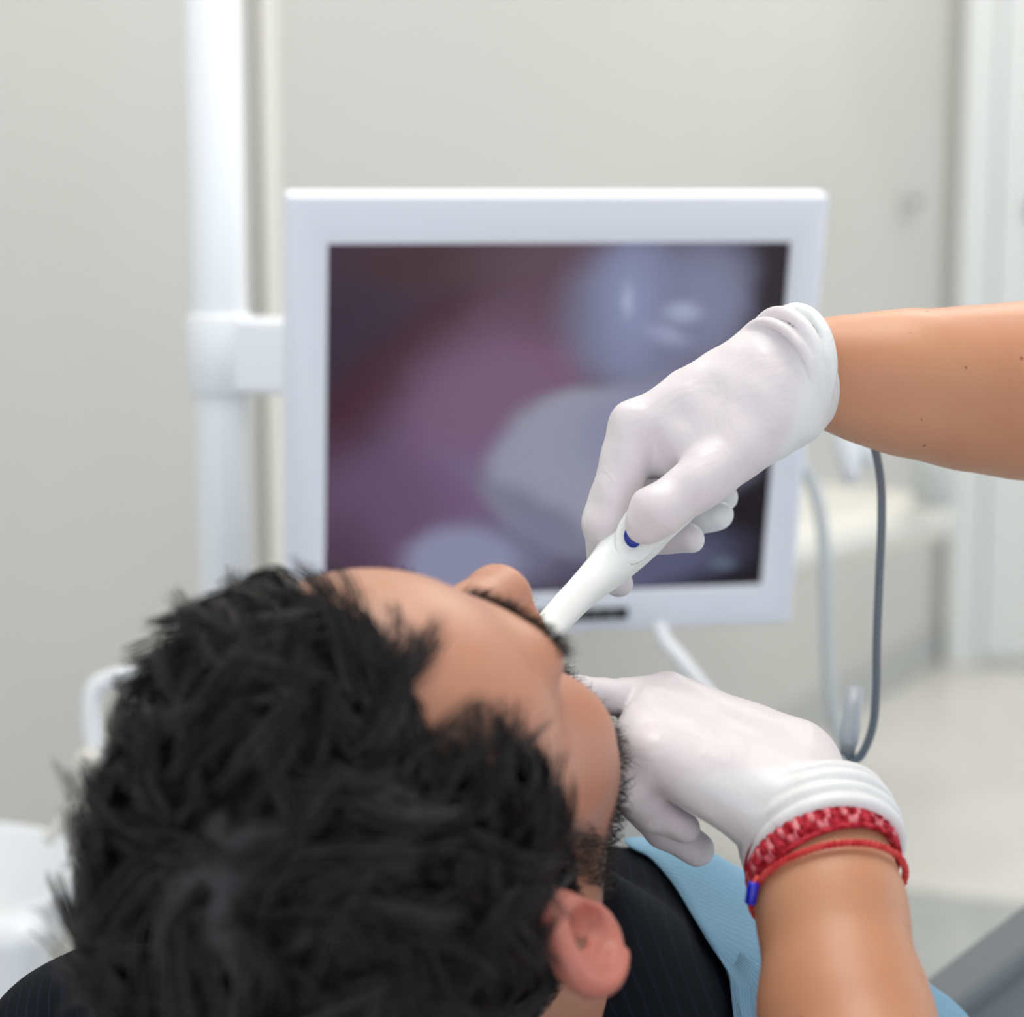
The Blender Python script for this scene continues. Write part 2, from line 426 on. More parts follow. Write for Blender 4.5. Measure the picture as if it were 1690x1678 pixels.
sm = mesh_np('screen', [mp(-SW / 2 - .002, -SH / 2 - .002, -.001), mp(SW / 2 + .002, -SH / 2 - .002, -.001), mp(SW / 2 + .002, SH / 2 + .002, -.001), mp(-SW / 2 - .002, SH / 2 + .002, -.001)], [(0, 1, 2, 3)])
uvl = sm.uv_layers.new(name='UVMap')
for i, c in enumerate(((0, 0), (1, 0), (1, 1), (0, 1))): uvl.data[i].uv = c
add('screen', sm, screen_mat(), o, False)
kp = add('button_panel', rbox('k', mp(.027, -SH / 2 - .0175, .0045), MA, (.072, .0095, .003), .001), M_BLACK, o)
for k in range(5): add('button', rbox('k', mp(.004 + .0115 * k, -SH / 2 - .0175, .0062), MA, (.006, .004, .002), .0006), M_GREY, kp)
hpts = [P(1086, 1030, 1.545), P(1098, 1058, 1.54), P(1122, 1086, 1.53), P(1142, 1112, 1.525), P(1185, 1165, 1.52), P(1240, 1215, 1.52)]
add('swing_handle', tube('h', catmull(hpts, 6), .0062, 12), M_WHITE, o)

# post: spittoon column carrying the monitor arm
dp = 1.62
pt, pb = P(362, -60, dp), P(372, 1000, dp); base = np.array([pb[0], pb[1], 0]); top = np.array([pb[0], pb[1], 1.75])
# keep it plumb
o = thing('support_post', 'tall white round post with clamp carrying the monitor', 'post', (base[0], base[1], .0))
add('tube', lathe('t', [(.021, 0), (.021, 1.75)], base, 40), M_WHITE, o)
cz = P(362, 578, dp)[2]
cl = add('clamp', lathe('c', [(.0215, -.031), (.0235, -.031), (.0255, -.028), (.0255, .028), (.0235, .031), (.0215, .031)], (base[0], base[1], cz), 40), M_WHITE, o)
armd = nrm((mp(-.10, .03, -.07) - base) * [1, 1, 0])
a0 = np.array([base[0], base[1], cz]); a1 = mp(-.05, .0, -.06); a1[2] = cz - .004
ad_ = nrm(a1 - a0); AA = np.stack([ad_, nrm(np.cross([0, 0, 1.], ad_)), np.cross(ad_, nrm(np.cross([0, 0, 1.], ad_)))], 1)
Ln = np.linalg.norm(a1 - a0)
auto(add('monitor_arm', rbox('a', a0 + ad_ * (Ln / 2 + .012), AA, (Ln - .0, .036, .058), .006), M_WHITE, o))
add('pivot', rbox('p', (a1 + mp(0, 0, -.045)) / 2, MA, (.09, .09, .05), .01), M_WHITE, o)

o = thing('spittoon_unit', 'white spittoon unit with bowl and tubular hoop left of the head', 'spittoon', (P(-60, 1700, 1.62)[0], P(-60, 1700, 1.62)[1], 0))
sc = P(-20, 1500, 1.62)
rimz = P(0, 1430, 1.62)[2]
bw = .125
cb = np.array([P(110, 1500, 1.62)[0] - bw + .02, sc[1], 0])
prof = [(.03, rimz - .10), (.07, rimz - .085), (.105, rimz - .055), (.12, rimz - .02), (.126, rimz - .003), (.122, rimz), (.117, rimz - .004), (.10, rimz - .045), (.06, rimz - .065), (.0, rimz - .07)]
add('bowl', lathe('b', prof, cb, 56), M_WHITE, o)
zc = rimz - .06
auto(add('housing', rbox('h', (cb[0] + .02, cb[1] + .02, zc / 2), I3, (.27, .24, zc), .03, 5), M_CREAM, o))
auto(add('front_cover', rbox('h', (cb[0] - .01, cb[1] - .11, .30), I3, (.25, .05, .45), .02, 4), M_WHITE, o))
hp = [P(200, 1420, 1.6), P(172, 1330, 1.6), P(158, 1240, 1.6), P(152, 1170, 1.6), P(158, 1135, 1.6), P(185, 1120, 1.6), P(235, 1115, 1.6), P(330, 1113, 1.6), P(395, 1118, 1.6), P(415, 1150, 1.6), P(420, 1250, 1.6), P(420, 1420, 1.6)]
add('hoop', tube('h', catmull(hp, 8), .0078, 16), M_WHITE, o)
add('valve', lathe('v', [(0, -.018), (.008, -.018), (.011, -.01), (.011, .012), (.007, .018), (0, .018)], P(148, 1275, 1.59), 18), M_CREAM, o)
add('water_nozzle', tube('n', catmull([P(150, 1325, 1.58), P(112, 1345, 1.58), P(92, 1370, 1.58), P(76, 1388, 1.58)], 6), [.009] * 6 + [.0045] * 13, 10), M_CREAM, o)

# ================================================================== PATIENT
HS = 1.035                                                        # head scale
Mh = np.array([[.9132, .283, -.2932], [-.1917, .9333, .3037], [.3596, -.2211, .9065]])
u_, s_, v_ = np.linalg.svd(Mh); Mh = u_ @ v_
HT = CAM + BASIS @ np.array([-.0509, -.1407, -.8442]); HA = BASIS @ Mh   # columns: right, face, crown
def h2w(q): return HT + (np.asarray(q) * HS) @ HA.T
def w2h(p): return ((p - HT) @ HA) / HS

E_UP = nrm([.0, -.30, .95]); E_BK = nrm(np.array([.62, -.76, -.22]) - 0); E_BK = nrm(E_BK - E_UP * (E_BK @ E_UP)); E_N = np.cross(E_BK, E_UP)
if E_N[0] < 0: E_N = -E_N
E_O = np.array([.073, -.0055, .001])
def ear_sdf(a):
    """a: head coords with |x|"""
    q = a - E_O; u = q @ E_UP; b = q @ E_BK - .016; n = q @ E_N
    loc = np.stack([u, b, n], 1)
    w = .0185 + .004 * np.clip(u / .03, -1, 1)
    lean = n - .10 * b - .006
    k = np.sqrt((u / .0305) ** 2 + (b / w) ** 2) + 1e-9
    dring = (k - 1) * .021
    d = np.maximum(dring, np.abs(lean + .0012) - .0022)                                  # plate
    rim = np.sqrt(np.minimum(dring + .003, .01) ** 2 * np.where(dring > -.003, 1, 1) + (lean - .0032) ** 2) - .0040
    rim = np.where(u < -.021, rim + .002, rim)
    d = smin(d, rim, .003)
    k2 = np.sqrt(((u + .001) / .021) ** 2 + ((b + .002) / .0125) ** 2)
    anti = np.sqrt(((k2 - 1) * .015) ** 2 + (lean - .0026) ** 2) - .0027
    anti = np.where(b > -.006, anti, anti + (-.006 - b) * 1.0)
    d = smin(d, anti, .003)
    d = smin(d, s_ell(loc, (-.0265, -.004, .0055), (.010, .0095, .0042)), .005)  # lobe
    bowl = s_ell(loc, (-.002, -.0065, .0095), (.0165, .0085, .0085)); d = smax(d, -bowl, .003)
    d = smin(d, s_ell(loc, (-.002, -.0165, .006), (.0065, .0035, .004)), .003)   # tragus
    root = s_ell(a, (.070, -.008, .0), (.010, .012, .024)); d = smin(d, root, .008)
    return d

def head_sdf(q, mouth=True, ears=True):
    a = q.copy(); a[:, 0] = np.abs(a[:, 0])
    d = s_ell(q, (0, -.006, .046), (.0765, .098, .087))
    d = smin(d, s_ell(q, (0, .030, .046), (.066, .066, .058)), .03)            # forehead
    d = smin(d, s_ell(a, (.027, .0845, .0275), (.030, .0125, .010)), .018)       # brow
    d = smin(d, s_ell(q, (0, .035, -.028), (.060, .060, .078)), .03)           # face block
    d = smin(d, s_ell(a, (.050, .058, -.022), (.020, .024, .017)), .032)        # cheekbone
    d = smin(d, s_ell(a, (.033, .052, -.062), (.030, .034, .034)), .025)       # cheek
    d = smin(d, s_cone(a, (.053, .004, -.066), (.016, .078, -.106), .016, .017), .022)   # jaw
    d = smin(d, s_ell(q, (0, .082, -.108), (.022, .018, .016)), .015)          # chin
    d = smin(d, s_ell(q, (0, .082, -.070), (.030, .018, .026)), .018)          # muzzle
    d = smax(d, -s_ell(a, (.033, .104, .006), (.020, .016, .0115)), .014)      # sockets
    d = smin(d, s_ell(a, (.0315, .0755, .006), (.0145, .0145, .0125)), .004)   # closed eyes
    # nose
    d = smin(d, s_chain(q, [(0, .092, .016), (0, .105, -.012), (0, .1150, -.034)], [.0090, .0110, .0155], .006), .010)
    d = smin(d, s_ell(a, (.0145, .103, -.038), (.0100, .0125, .0095)), .006)
    d = smax(d, -s_ell(a, (.0075, .110, -.0490), (.0042, .007, .006)), .003)
    if mouth:
        d = smin(d, s_ell(q, (0, .0975, -.0580), (.024, .0075, .0060)), .007)
        d = smin(d, s_ell(q, (0, .0905, -.0925), (.021, .0080, .0065)), .007)
        d = smax(d, -s_ell(q, (0, .096, -.0755), (.021, .030, .0125)), .005)
    else:
        d = smin(d, s_ell(q, (0, .0995, -.066), (.023, .006, .0045)), .005); d = smin(d, s_ell(q, (0, .098, -.0755), (.020, .0065, .005)), .005)
    if ears:
        m = (a[:, 0] > .045) & (np.abs(a[:, 1]) < .075) & (np.abs(a[:, 2]) < .075)
        if m.any(): d[m] = smin(d[m], ear_sdf(a[m]), .004)
    return d

# torso frame (world): neck base, shoulders, hips
NB = P(900, 1610, 1.00)
SHL, SHR = P(190, 1790, 1.0), P(1430, 1835, 1.08)
CH = P(1020, 1850, 1.17); HIP = P(1150, 2150, 1.55)
NECK0 = h2w((0, -.022, -.035)); NECK1 = NB
SPN = nrm(HIP - CH)                                            # down the body
LAT = nrm(SHR - SHL); FRT = nrm(np.cross(LAT, SPN)); FRT = FRT if FRT[2] > 0 else -FRT
LAT = np.cross(SPN, FRT); LAT = LAT if LAT[0] > 0 else -LAT
TA = np.stack([LAT, SPN, FRT], 1)
KN = [HIP + SPN * .42 + LAT * s * .10 - FRT * .01 for s in (-1, 1)]
AN = [k + SPN * .40 + LAT * s * .02 for k, s in zip(KN, (-1, 1))]
def torso_sdf(p, o=0.0):
    d = s_cone(p, NB - FRT * .03, SHL, .058, .065)
    d = smin(d, s_cone(p, NB - FRT * .02, SHR, .060, .064), .04)
    d = smin(d, s_ell(p, CH, (.165, .17, .115), TA), .06)
    d = smin(d, s_ell(p, P(985, 1612, 1.14), (.105, .10, .062), TA), .05)
    d = smin(d, s_ell(p, (CH + HIP) / 2, (.15, .20, .095), TA), .06)
    d = smin(d, s_ell(p, HIP, (.16, .13, .10), TA), .06)
    for s, sh in ((-1, SHL), (1, SHR)):
        el = sh + SPN * .26 + LAT * s * .05 - FRT * .05; wr = el + SPN * .22 - LAT * s * .06 + FRT * .03
        d = smin(d, s_cone(p, sh, el, .056, .042), .03); d = smin(d, s_cone(p, el, wr, .038, .028), .01)
        d = smin(d, s_cone(p, wr, wr + SPN * .07 - LAT * s * .01, .028, .022), .01)
    for k, (kn, an) in enumerate(zip(KN, AN)):
        hp_ = HIP + LAT * (-.085, .085)[k]
        d = smin(d, s_cone(p, hp_, kn, .080, .056), .03); d = smin(d, s_cone(p, kn, an, .055, .038), .01)
        d = smin(d, s_cone(p, an, an + FRT * .09 + SPN * .03, .038, .028), .02)
    return d - o
def patient_sdf(p):
    q = w2h(p); d = np.full(len(p), 1.0)
    far = np.linalg.norm(q, axis=1) > .30
    if (~far).any(): d[~far] = head_sdf(q[~far]) * HS
    d[far] = (np.linalg.norm(q[far], axis=1) - .2) * HS
    n = s_chain(p, [NECK0, (NECK0 + NECK1) / 2 - FRT * .004, NECK1 - FRT * .012], [.060, .056, .056], .02)
    d = smin(d, n, .025)
    return smin(d, torso_sdf(p, -.006), .02)
def head_only(p):
    q = w2h(p); d = head_sdf(q) * HS
    n = s_chain(p, [NECK0, (NECK0 + NECK1) / 2 - FRT * .004, NECK1 - FRT * .012], [.060, .056, .056], .02)
    d = smin(d, n, .025)
    return smin(d, torso_sdf(p, -.006), .02)

pat = thing('person', 'reclining dark-haired bearded man in dark navy shirt, head tipped back', 'person', tuple(HIP - FRT * .12))

def skin_mat(name, base, dark, red, attr=None, stub=None, freckle=False):
    m = mat(name, base, .42, .42, sss=.22, sssr=(1, .35, .2)); N, L, b = nodes(m)
    tc = N.new('ShaderNodeTexCoord'); nz = N.new('ShaderNodeTexNoise'); nz.inputs['Scale'].default_value = 18; nz.inputs['Detail'].default_value = 4
    L.new(tc.outputs['Object'], nz.inputs['Vector'])
    rp = N.new('ShaderNodeValToRGB'); rp.color_ramp.elements[0].position = .3; rp.color_ramp.elements[1].position = .75
    rp.color_ramp.elements[0].color = (*base, 1); rp.color_ramp.elements[1].color = (*red, 1); L.new(nz.outputs['Fac'], rp.inputs['Fac'])
    cur = rp.outputs['Color']
    if freckle:
        vo = N.new('ShaderNodeTexVoronoi'); vo.inputs['Scale'].default_value = 75; L.new(tc.outputs['Object'], vo.inputs['Vector'])
        n2 = N.new('ShaderNodeTexNoise'); n2.inputs['Scale'].default_value = 34; L.new(tc.outputs['Object'], n2.inputs['Vector'])
        mr = N.new('ShaderNodeMapRange'); mr.inputs['From Min'].default_value = .035; mr.inputs['From Max'].default_value = .10; mr.inputs['To Min'].default_value = .7; mr.inputs['To Max'].default_value = 0
        L.new(vo.outputs['Distance'], mr.inputs['Value'])
        gt = N.new('ShaderNodeMath'); gt.operation = 'GREATER_THAN'; gt.inputs[1].default_value = .47; L.new(n2.outputs['Fac'], gt.inputs[0])
        mu = N.new('ShaderNodeMath'); mu.operation = 'MULTIPLY'; L.new(mr.outputs[0], mu.inputs[0]); L.new(gt.outputs[0], mu.inputs[1])
        mx = N.new('ShaderNodeMix'); mx.data_type = 'RGBA'; L.new(mu.outputs[0], mx.inputs['Factor']); L.new(cur, mx.inputs['A']); mx.inputs['B'].default_value = (*dark, 1); cur = mx.outputs['Result']
    for (an, c, amt) in (attr or []):
        at = N.new('ShaderNodeAttribute'); at.attribute_name = an
        mu = N.new('ShaderNodeMath'); mu.operation = 'MULTIPLY'; mu.inputs[1].default_value = amt; L.new(at.outputs['Fac'], mu.inputs[0])
        mx = N.new('ShaderNodeMix'); mx.data_type = 'RGBA'; L.new(mu.outputs[0], mx.inputs['Factor']); L.new(cur, mx.inputs['A']); mx.inputs['B'].default_value = (*c, 1); cur = mx.outputs['Result']
    L.new(cur, b.inputs['Base Color'])
    n3 = N.new('ShaderNodeTexVoronoi'); n3.inputs['Scale'].default_value = 900; L.new(tc.outputs['Object'], n3.inputs['Vector'])
    bp = N.new('ShaderNodeBump'); bp.inputs['Strength'].default_value = .12; bp.inputs['Distance'].default_value = .0004
    L.new(n3.outputs['Distance'], bp.inputs['Height']); L.new(bp.outputs['Normal'], b.inputs['Normal'])
    return m

lo_, hi_ = np.array([-.30, .55, .48]), np.array([.30, 1.12, .95])
# full body at 4 mm, head region refined: two resolutions joined at the collar would show a seam, so one mesh
allp = np.array([SHL, SHR, *AN, h2w((0, 0, .14)), h2w((0, .13, 0)), h2w((0, -.11, 0)), h2w((-.1, 0, 0)), HIP])
lo_ = allp.min(0) - .13; hi_ = allp.max(0) + .13
hlo = np.minimum.reduce([h2w(c) for c in np.array(np.meshgrid((-.11, .11), (-.12, .14), (-.135, .15))).T.reshape(-1, 3)])
hhi = np.maximum.reduce([h2w(c) for c in np.array(np.meshgrid((-.11, .11), (-.12, .14), (-.135, .15))).T.reshape(-1, 3)])
hhi[1] = max(hhi[1], NB[1] + .12); hlo[2] = min(hlo[2], NB[2] - .12)
# the skin mesh covers head, neck and the upper chest inside the shirt
hlo = hlo - .01; hhi = hhi + .01
def body_cut(p):
    d = head_only(p); return smax(d, np.linalg.norm(p - NB, axis=1) * .5 - .16, .03) if False else d
def patient_body(p):
    # torso is closed off softly inside the shirt so the mesh stays watertight
    q = w2h(p); d = head_sdf(q) * HS
    n = s_chain(p, [NECK0, (NECK0 + NECK1) / 2 - FRT * .004, NECK1 - FRT * .012], [.060, .056, .056], .02)
    d = smin(d, n, .025)
    t = s_cone(p, NB - FRT * .03, NB + (SHL - NB) * .35 - FRT * .02, .045, .04); t = smin(t, s_cone(p, NB - FRT * .03, NB + (SHR - NB) * .35 - FRT * .02, .045, .04), .03)
    return smin(d, t, .03)
bme, bV = sdf_mesh('body', patient_body, hlo, hhi, .0019)
bN = sdf_grad(patient_body, bV, .001)
bH = w2h(bV)
# hair region: measured on the visible right side of the head, mirrored to the left
HAIR_POLY = [(486, 930), (494, 966), (560, 1015), (612, 1050), (655, 1100), (690, 1165), (712, 1220), (725, 1262), (760, 1282), (800, 1292), (832, 1285), (852, 1255), (880, 1272), (905, 1318), (930, 1372), (950, 1440), (952, 1478), (938, 1500), (925, 1560), (918, 1620), (885, 1700), (850, 2200), (-400, 2200), (-400, 500), (480, 500)]
mH = bH.copy(); mH[:, 0] = np.abs(mH[:, 0])
px_, py_, _ = proj(h2w(mH))
isear = (mH[:, 0] > .050) & (ear_sdf(mH) < .0055)
pdx, pdy, _ = proj(bV); vis = (bN * (CAM - bV)).sum(1) > -.02
hair_m = np.where((bH[:, 0] < .004) & vis & (bH[:, 2] > .03), inpoly(pdx, pdy, HAIR_POLY), inpoly(px_, py_, HAIR_POLY)) & ~isear & (bH[:, 2] > -.062) & ~((bH[:, 1] > .03) & (bH[:, 2] < .055) & (mH[:, 0] < .055)) & (bH[:, 1] < .095)
hair_m &= ~((bH[:, 1] > -.03) & (bH[:, 2] < -.005) & (mH[:, 0] < .06))
hsoft = hair_m.astype(float)
ear_f = isear.astype(float)
# beard: moustache, chin, jaw and sideburn
bz_, by_, bx_ = bH[:, 2], bH[:, 1], mH[:, 0]
jaw = smooth01((-.056 - bz_) / .012) * smooth01((by_ - .0) / .02)
side = smooth01((.014 - np.abs(by_ - .022)) / .008) * smooth01((.012 - bz_) / .01) * (bx_ > .05)
mou = smooth01((.010 - np.abs(bz_ + .052)) / .006) * (by_ > .075) * (bx_ < .034)
cheekcut = smooth01((bx_ * .0 + .02 - (bz_ + .055)) / .02)
beard = np.clip(np.maximum(np.maximum(jaw, side * .8), mou), 0, 1) * (~isear) * (bz_ > -.135)
brow = smooth01((.0065 - np.abs(bz_ - (.0265 + .10 * np.clip(.035 - np.abs(bx_ - .03), -.05, .0)))) / .003) * (bx_ > .010) * (bx_ < .056) * (by_ > .065)
inner = (s_ell(bH, (0, .096, -.0755), (.021, .030, .0125)) < .0025).astype(float)
set_attr(bme, 'scalp', hsoft); set_attr(bme, 'beard', beard); set_attr(bme, 'ear', ear_f); set_attr(bme, 'mouth', inner)
SK = srgb(196, 138, 108)
M_SKIN = skin_mat('patient_skin', srgb(192, 143, 117), srgb(120, 80, 60), srgb(186, 126, 102), attr=[('scalp', srgb(42, 32, 30), .9), ('beard', srgb(70, 52, 44), .75), ('ear', srgb(196, 116, 106), .75), ('mouth', srgb(120, 50, 48), .9)])
add('body', bme, M_SKIN, pat)

# hair: dark under-layer plus curly strands
def hair_mat(name, c, rough=.38):
    m = mat(name, c, rough, .35); N, L, b = nodes(m)
    tc = N.new('ShaderNodeTexCoord'); nz = N.new('ShaderNodeTexNoise'); nz.inputs['Scale'].default_value = 60
    rp = N.new('ShaderNodeValToRGB'); rp.color_ramp.elements[0].color = (*[x * .6 for x in c], 1); rp.color_ramp.elements[1].color = (*[x * 1.6 for x in c], 1)
    L.new(tc.outputs['Object'], nz.inputs['Vector']); L.new(nz.outputs['Fac'], rp.inputs['Fac']); L.new(rp.outputs['Color'], b.inputs['Base Color'])
    return m
def strands(roots, dirs_fn, nseg, width):
    """ribbons: dirs_fn(k)->(n,3) point positions at step k"""
    n = len(roots); Pk = [dirs_fn(k) for k in range(nseg + 1)]; side = None; V = []
    for k in range(nseg + 1):
        t = Pk[min(k + 1, nseg)] - Pk[max(k - 1, 0)]
        if side is None: side = np.cross(t, RNG.normal(size=(n, 3)))
        side = side - t * ((side * t).sum(1) / ((t * t).sum(1) + 1e-12))[:, None]
        side /= np.linalg.norm(side, axis=1)[:, None] + 1e-12
        w = width * (1 - .75 * k / nseg)
        V += [Pk[k] - side * w, Pk[k] + side * w]
    V = np.stack(V, 1).reshape(-1, 3); m = 2 * (nseg + 1); F = []
    b0 = np.arange(n)[:, None] * m
    for k in range(nseg): F.append(b0 + np.array([2 * k, 2 * k + 1, 2 * k + 3, 2 * k + 2])[None])
    return V, np.concatenate(F)
hi = np.where(hair_m)[0]
rt = RNG.choice(hi, 38000); Rp = bV[rt] + RNG.normal(size=(len(rt), 3)) * .0012; Rn = bN[rt]; Rh = bH[rt]
# edge fade: distance to the non-hair skin along the visible hairline
skin_i = np.where(~hair_m & (bH[:, 2] > -.07))[0][::9]
def near_dist(A, Bp):
    out = np.full(len(A), 9.0)
    for s in range(0, len(A), 2000):
        d2 = ((A[s:s + 2000, None, :] - Bp[None]) ** 2).sum(2); out[s:s + 2000] = np.sqrt(d2.min(1))
    return out
sk = bV[skin_i]; sk = sk[RNG.choice(len(sk), min(1500, len(sk)), replace=False)]
ed = near_dist(Rp, sk)
top_f = smooth01((Rh[:, 2] - .02) / .06); rear = smooth01((.0 - Rh[:, 1]) / .05)
length = (.010 + .025 * top_f + .008 * rear) * (.40 + .60 * smooth01(ed / .018)) * RNG.uniform(.75, 1.2, len(Rp))
cl1 = vnoise(Rp, 55, 1); cl2 = vnoise(Rp, 130, 2); cl3 = vnoise(Rp, 120, 3)
crown = np.array([.0, -.03, .12]); rv = Rh - crown; rv[:, 2] *= .3; rv /= np.linalg.norm(rv, axis=1)[:, None] + 1e-9
sw = np.cross(np.array([0, 0, 1.]), rv); front = smooth01((Rh[:, 1] - .02) / .05)
tl = rv * (.55 - 1.0 * front)[:, None] + sw * .65 + np.array([0, 0, .25]) * front[:, None]
tang = tl @ HA.T + cl1 * .8
tang -= Rn * (tang * Rn).sum(1)[:, None]; tang /= np.linalg.norm(tang, axis=1)[:, None] + 1e-9
NS = 7
ci = RNG.choice(len(Rp), 850, replace=False)                       # tuft centres
cid = np.empty(len(Rp), int)
for q0 in range(0, len(Rp), 3000): cid[q0:q0 + 3000] = ((Rp[q0:q0 + 3000, None] - Rp[ci][None]) ** 2).sum(2).argmin(1)
kr = np.random.default_rng(11); nc = len(ci)
ct = tang[ci] + kr.normal(size=(nc, 3)) * .50; ct -= Rn[ci] * (ct * Rn[ci]).sum(1)[:, None]; ct /= np.linalg.norm(ct, axis=1)[:, None]
cbt = np.cross(Rn[ci], ct); clen = length[ci] * kr.uniform(.8, 1.25, nc); clift = .36 + .12 * top_f[ci] + .10 * front[ci] + kr.uniform(-.16, .16, nc); cph = kr.uniform(0, 6.28, nc); camp = kr.uniform(.20, .55, nc)
own = RNG.normal(size=(len(Rp), 3)); lj = RNG.uniform(.8, 1.12, len(Rp))
def hair_pt(k):
    t = k / NS; c = cid; s = clen[c] * lj * t
    off = Rn[ci][c] * (s * clift[c] * (1.15 - .75 * t))[:, None] + ct[c] * (s * (.40 + .60 * t))[:, None] + cbt[c] * (clen[c] * camp[c] * (np.sin(3.4 * t + cph[c]) - np.sin(cph[c])) * t)[:, None]
    return Rp * (1 - .55 * t) + Rp[ci][c] * (.55 * t) + off + own * (.0011 * t)
hv, hf = strands(Rp, hair_pt, NS, .00046)
# under-layer
sub = hair_m; fmask = None
fidx = np.empty(len(bme.polygons) * 4, np.int32); bme.polygons.foreach_get('vertices', fidx); fidx = fidx.reshape(-1, 4)
fk = fidx[hair_m[fidx].all(1)]; used, inv = np.unique(fk, return_inverse=True)
uV = bV[used]; edu = near_dist(uV[::1], sk)
clu = vnoise(uV, 90, 5)[:, 0]; clv = vnoise(uV, 260, 6)[:, 0]
tf = smooth01((bH[used, 2] - .02) / .06)
thick = (.001 + .0015 * tf + .001 * smooth01((0 - bH[used, 1]) / .05)) * smooth01(edu / .018) * (1 + .25 * clu + .10 * clv) + .0004
uV = uV + bN[used] * thick[:, None]
hv2 = np.vstack([uV, hv]); hf2 = np.vstack([inv.reshape(-1, 4), hf + len(uV)])
M_HAIR = hair_mat('dark_hair', (.0140, .0115, .0120), .36)
ho = add('hair', mesh_np('hair', hv2, hf2), M_HAIR, pat); ho['kind'] = 'stuff'; ho['label'] = 'tousled short black-brown hair'

# beard, moustache and eyebrow hairs
def fuzz(name, w, count, ln, width, seed, fwd, parent, m, thresh=.35, kink=1.0):
    r = np.random.default_rng(seed); ii = np.where(w > thresh)[0]
    if len(ii) == 0: return
    i = r.choice(ii, count, p=w[ii] / w[ii].sum()); p0 = bV[i] + r.normal(size=(count, 3)) * .001; n0 = bN[i]
    t = np.asarray(fwd)[None] + r.normal(size=(count, 3)) * .5 * kink; t -= n0 * (t * n0).sum(1)[:, None]; t /= np.linalg.norm(t, axis=1)[:, None] + 1e-9
    b2 = np.cross(n0, t); l_ = ln * r.uniform(.5, 1.3, count); ph = r.uniform(0, 6.28, count)
    def pt(k):
        tt = k / 4; return p0 + n0 * (l_ * tt * .7)[:, None] + t * (l_ * tt * .6)[:, None] + b2 * (l_ * .25 * kink * np.sin(4 * tt + ph) * tt)[:, None]
    V, F = strands(p0, pt, 4, width)
    o = add(name, mesh_np(name, V, F), m, parent); o['kind'] = 'stuff'; return o
M_BEARD = hair_mat('beard_hair', (.022, .016, .013), .45)
fuzz('beard', np.where(beard * (bz_ < -.03) > .35, beard, 0), 9500, .0075, .00021, 3, HA @ np.array([0, .2, -1.]), pat, M_BEARD)
fuzz('sideburn', np.where((side > .35) & (beard > .3), side, 0), 700, .0045, .0002, 4, HA @ np.array([0, .2, -1.]), pat, M_BEARD)
for s in (-1, 1):
    fuzz('eyebrow', np.where(np.sign(bH[:, 0]) == s, brow, 0), 800, .0065, .00022, 5 + s, HA @ np.array([s * 1.0, 0, .15]), pat, M_BEARD, kink=.3)

# shirt
def shirt_sdf(p):
    d = torso_sdf(p, .0)
    col_ = s_cone(p, NB - FRT * .012 + SPN * .005, NB + (NECK0 - NB) * .30, .068, .064)
    d = smin(d, col_, .02)
    fold = np.sin((p @ LAT) * 95 + 3 * np.sin(p @ SPN * 14)) * np.sin(p @ SPN * 21 + 1) * .0016
    return d + fold
allp = np.array([SHL, SHR, HIP, CH, NB, *KN, *AN]); slo = allp.min(0) - .16; shi = allp.max(0) + .16
sme, sV = sdf_mesh('shirt', shirt_sdf, slo, shi, .0055, 2)
M_SHIRT = mat('navy_shirt', srgb(14, 17, 26), .8, .12); N, L, b = nodes(M_SHIRT)
tc = N.new('ShaderNodeTexCoord'); mpn = N.new('ShaderNodeMapping'); mpn.inputs['Rotation'].default_value = (0, .35, 0); wv = N.new('ShaderNodeTexWave'); wv.inputs['Scale'].default_value = 48; wv.inputs['Distortion'].default_value = .6
rp = N.new('ShaderNodeValToRGB'); rp.color_ramp.elements[0].position = .90; rp.color_ramp.elements[1].position = .99
rp.color_ramp.elements[0].color = (*srgb(12, 15, 24), 1); rp.color_ramp.elements[1].color = (*srgb(20, 27, 42), 1)
L.new(tc.outputs['Object'], mpn.inputs[0]); L.new(mpn.outputs[0], wv.inputs['Vector']); L.new(wv.outputs['Fac'], rp.inputs['Fac']); L.new(rp.outputs['Color'], b.inputs['Base Color'])
add('shirt', sme, M_SHIRT, pat)

# bib: paper sheet draped over the chest, found by casting down onto the shirt
def drape(a, b):
    """a across (LAT), b down the body (SPN) from the neck base"""
    base_ = NB + LAT * a[:, None] + SPN * b[:, None]
    t = np.full(len(a), .25)
    for _ in range(60):
        d = shirt_sdf(base_ + FRT * t[:, None]); t -= np.clip(d - .004, -.02, .05) * .8
    return base_ + FRT * t[:, None]
def sheet(name, Pg, thick, wob=None):
    """Pg (n,m,3) grid -> thin closed sheet"""
    n, m, _ = Pg.shape
    du = np.gradient(Pg, axis=0); dv = np.gradient(Pg, axis=1); nn = np.cross(du, dv); nn /= np.linalg.norm(nn, axis=2)[..., None] + 1e-12
    if (nn.reshape(-1, 3).mean(0) @ FRT) < 0: nn = -nn
    A = Pg + nn * thick / 2; B = Pg - nn * thick / 2
    V = np.vstack([A.reshape(-1, 3), B.reshape(-1, 3)]); k = n * m; F = []
    g = lambda i, j: i * m + j
    for i in range(n - 1):
        for j in range(m - 1):
            F.append((g(i, j), g(i + 1, j), g(i + 1, j + 1), g(i, j + 1))); F.append((k + g(i, j), k + g(i, j + 1), k + g(i + 1, j + 1), k + g(i + 1, j)))
    ring = [g(i, 0) for i in range(n)] + [g(n - 1, j) for j in range(1, m)] + [g(i, m - 1) for i in range(n - 2, -1, -1)] + [g(0, j) for j in range(m - 2, 0, -1)]
    for i in range(len(ring)):
        a_, b_ = ring[i], ring[(i + 1) % len(ring)]; F.append((a_, a_ + k, b_ + k, b_))
    me = mesh_np(name, V, F); return me
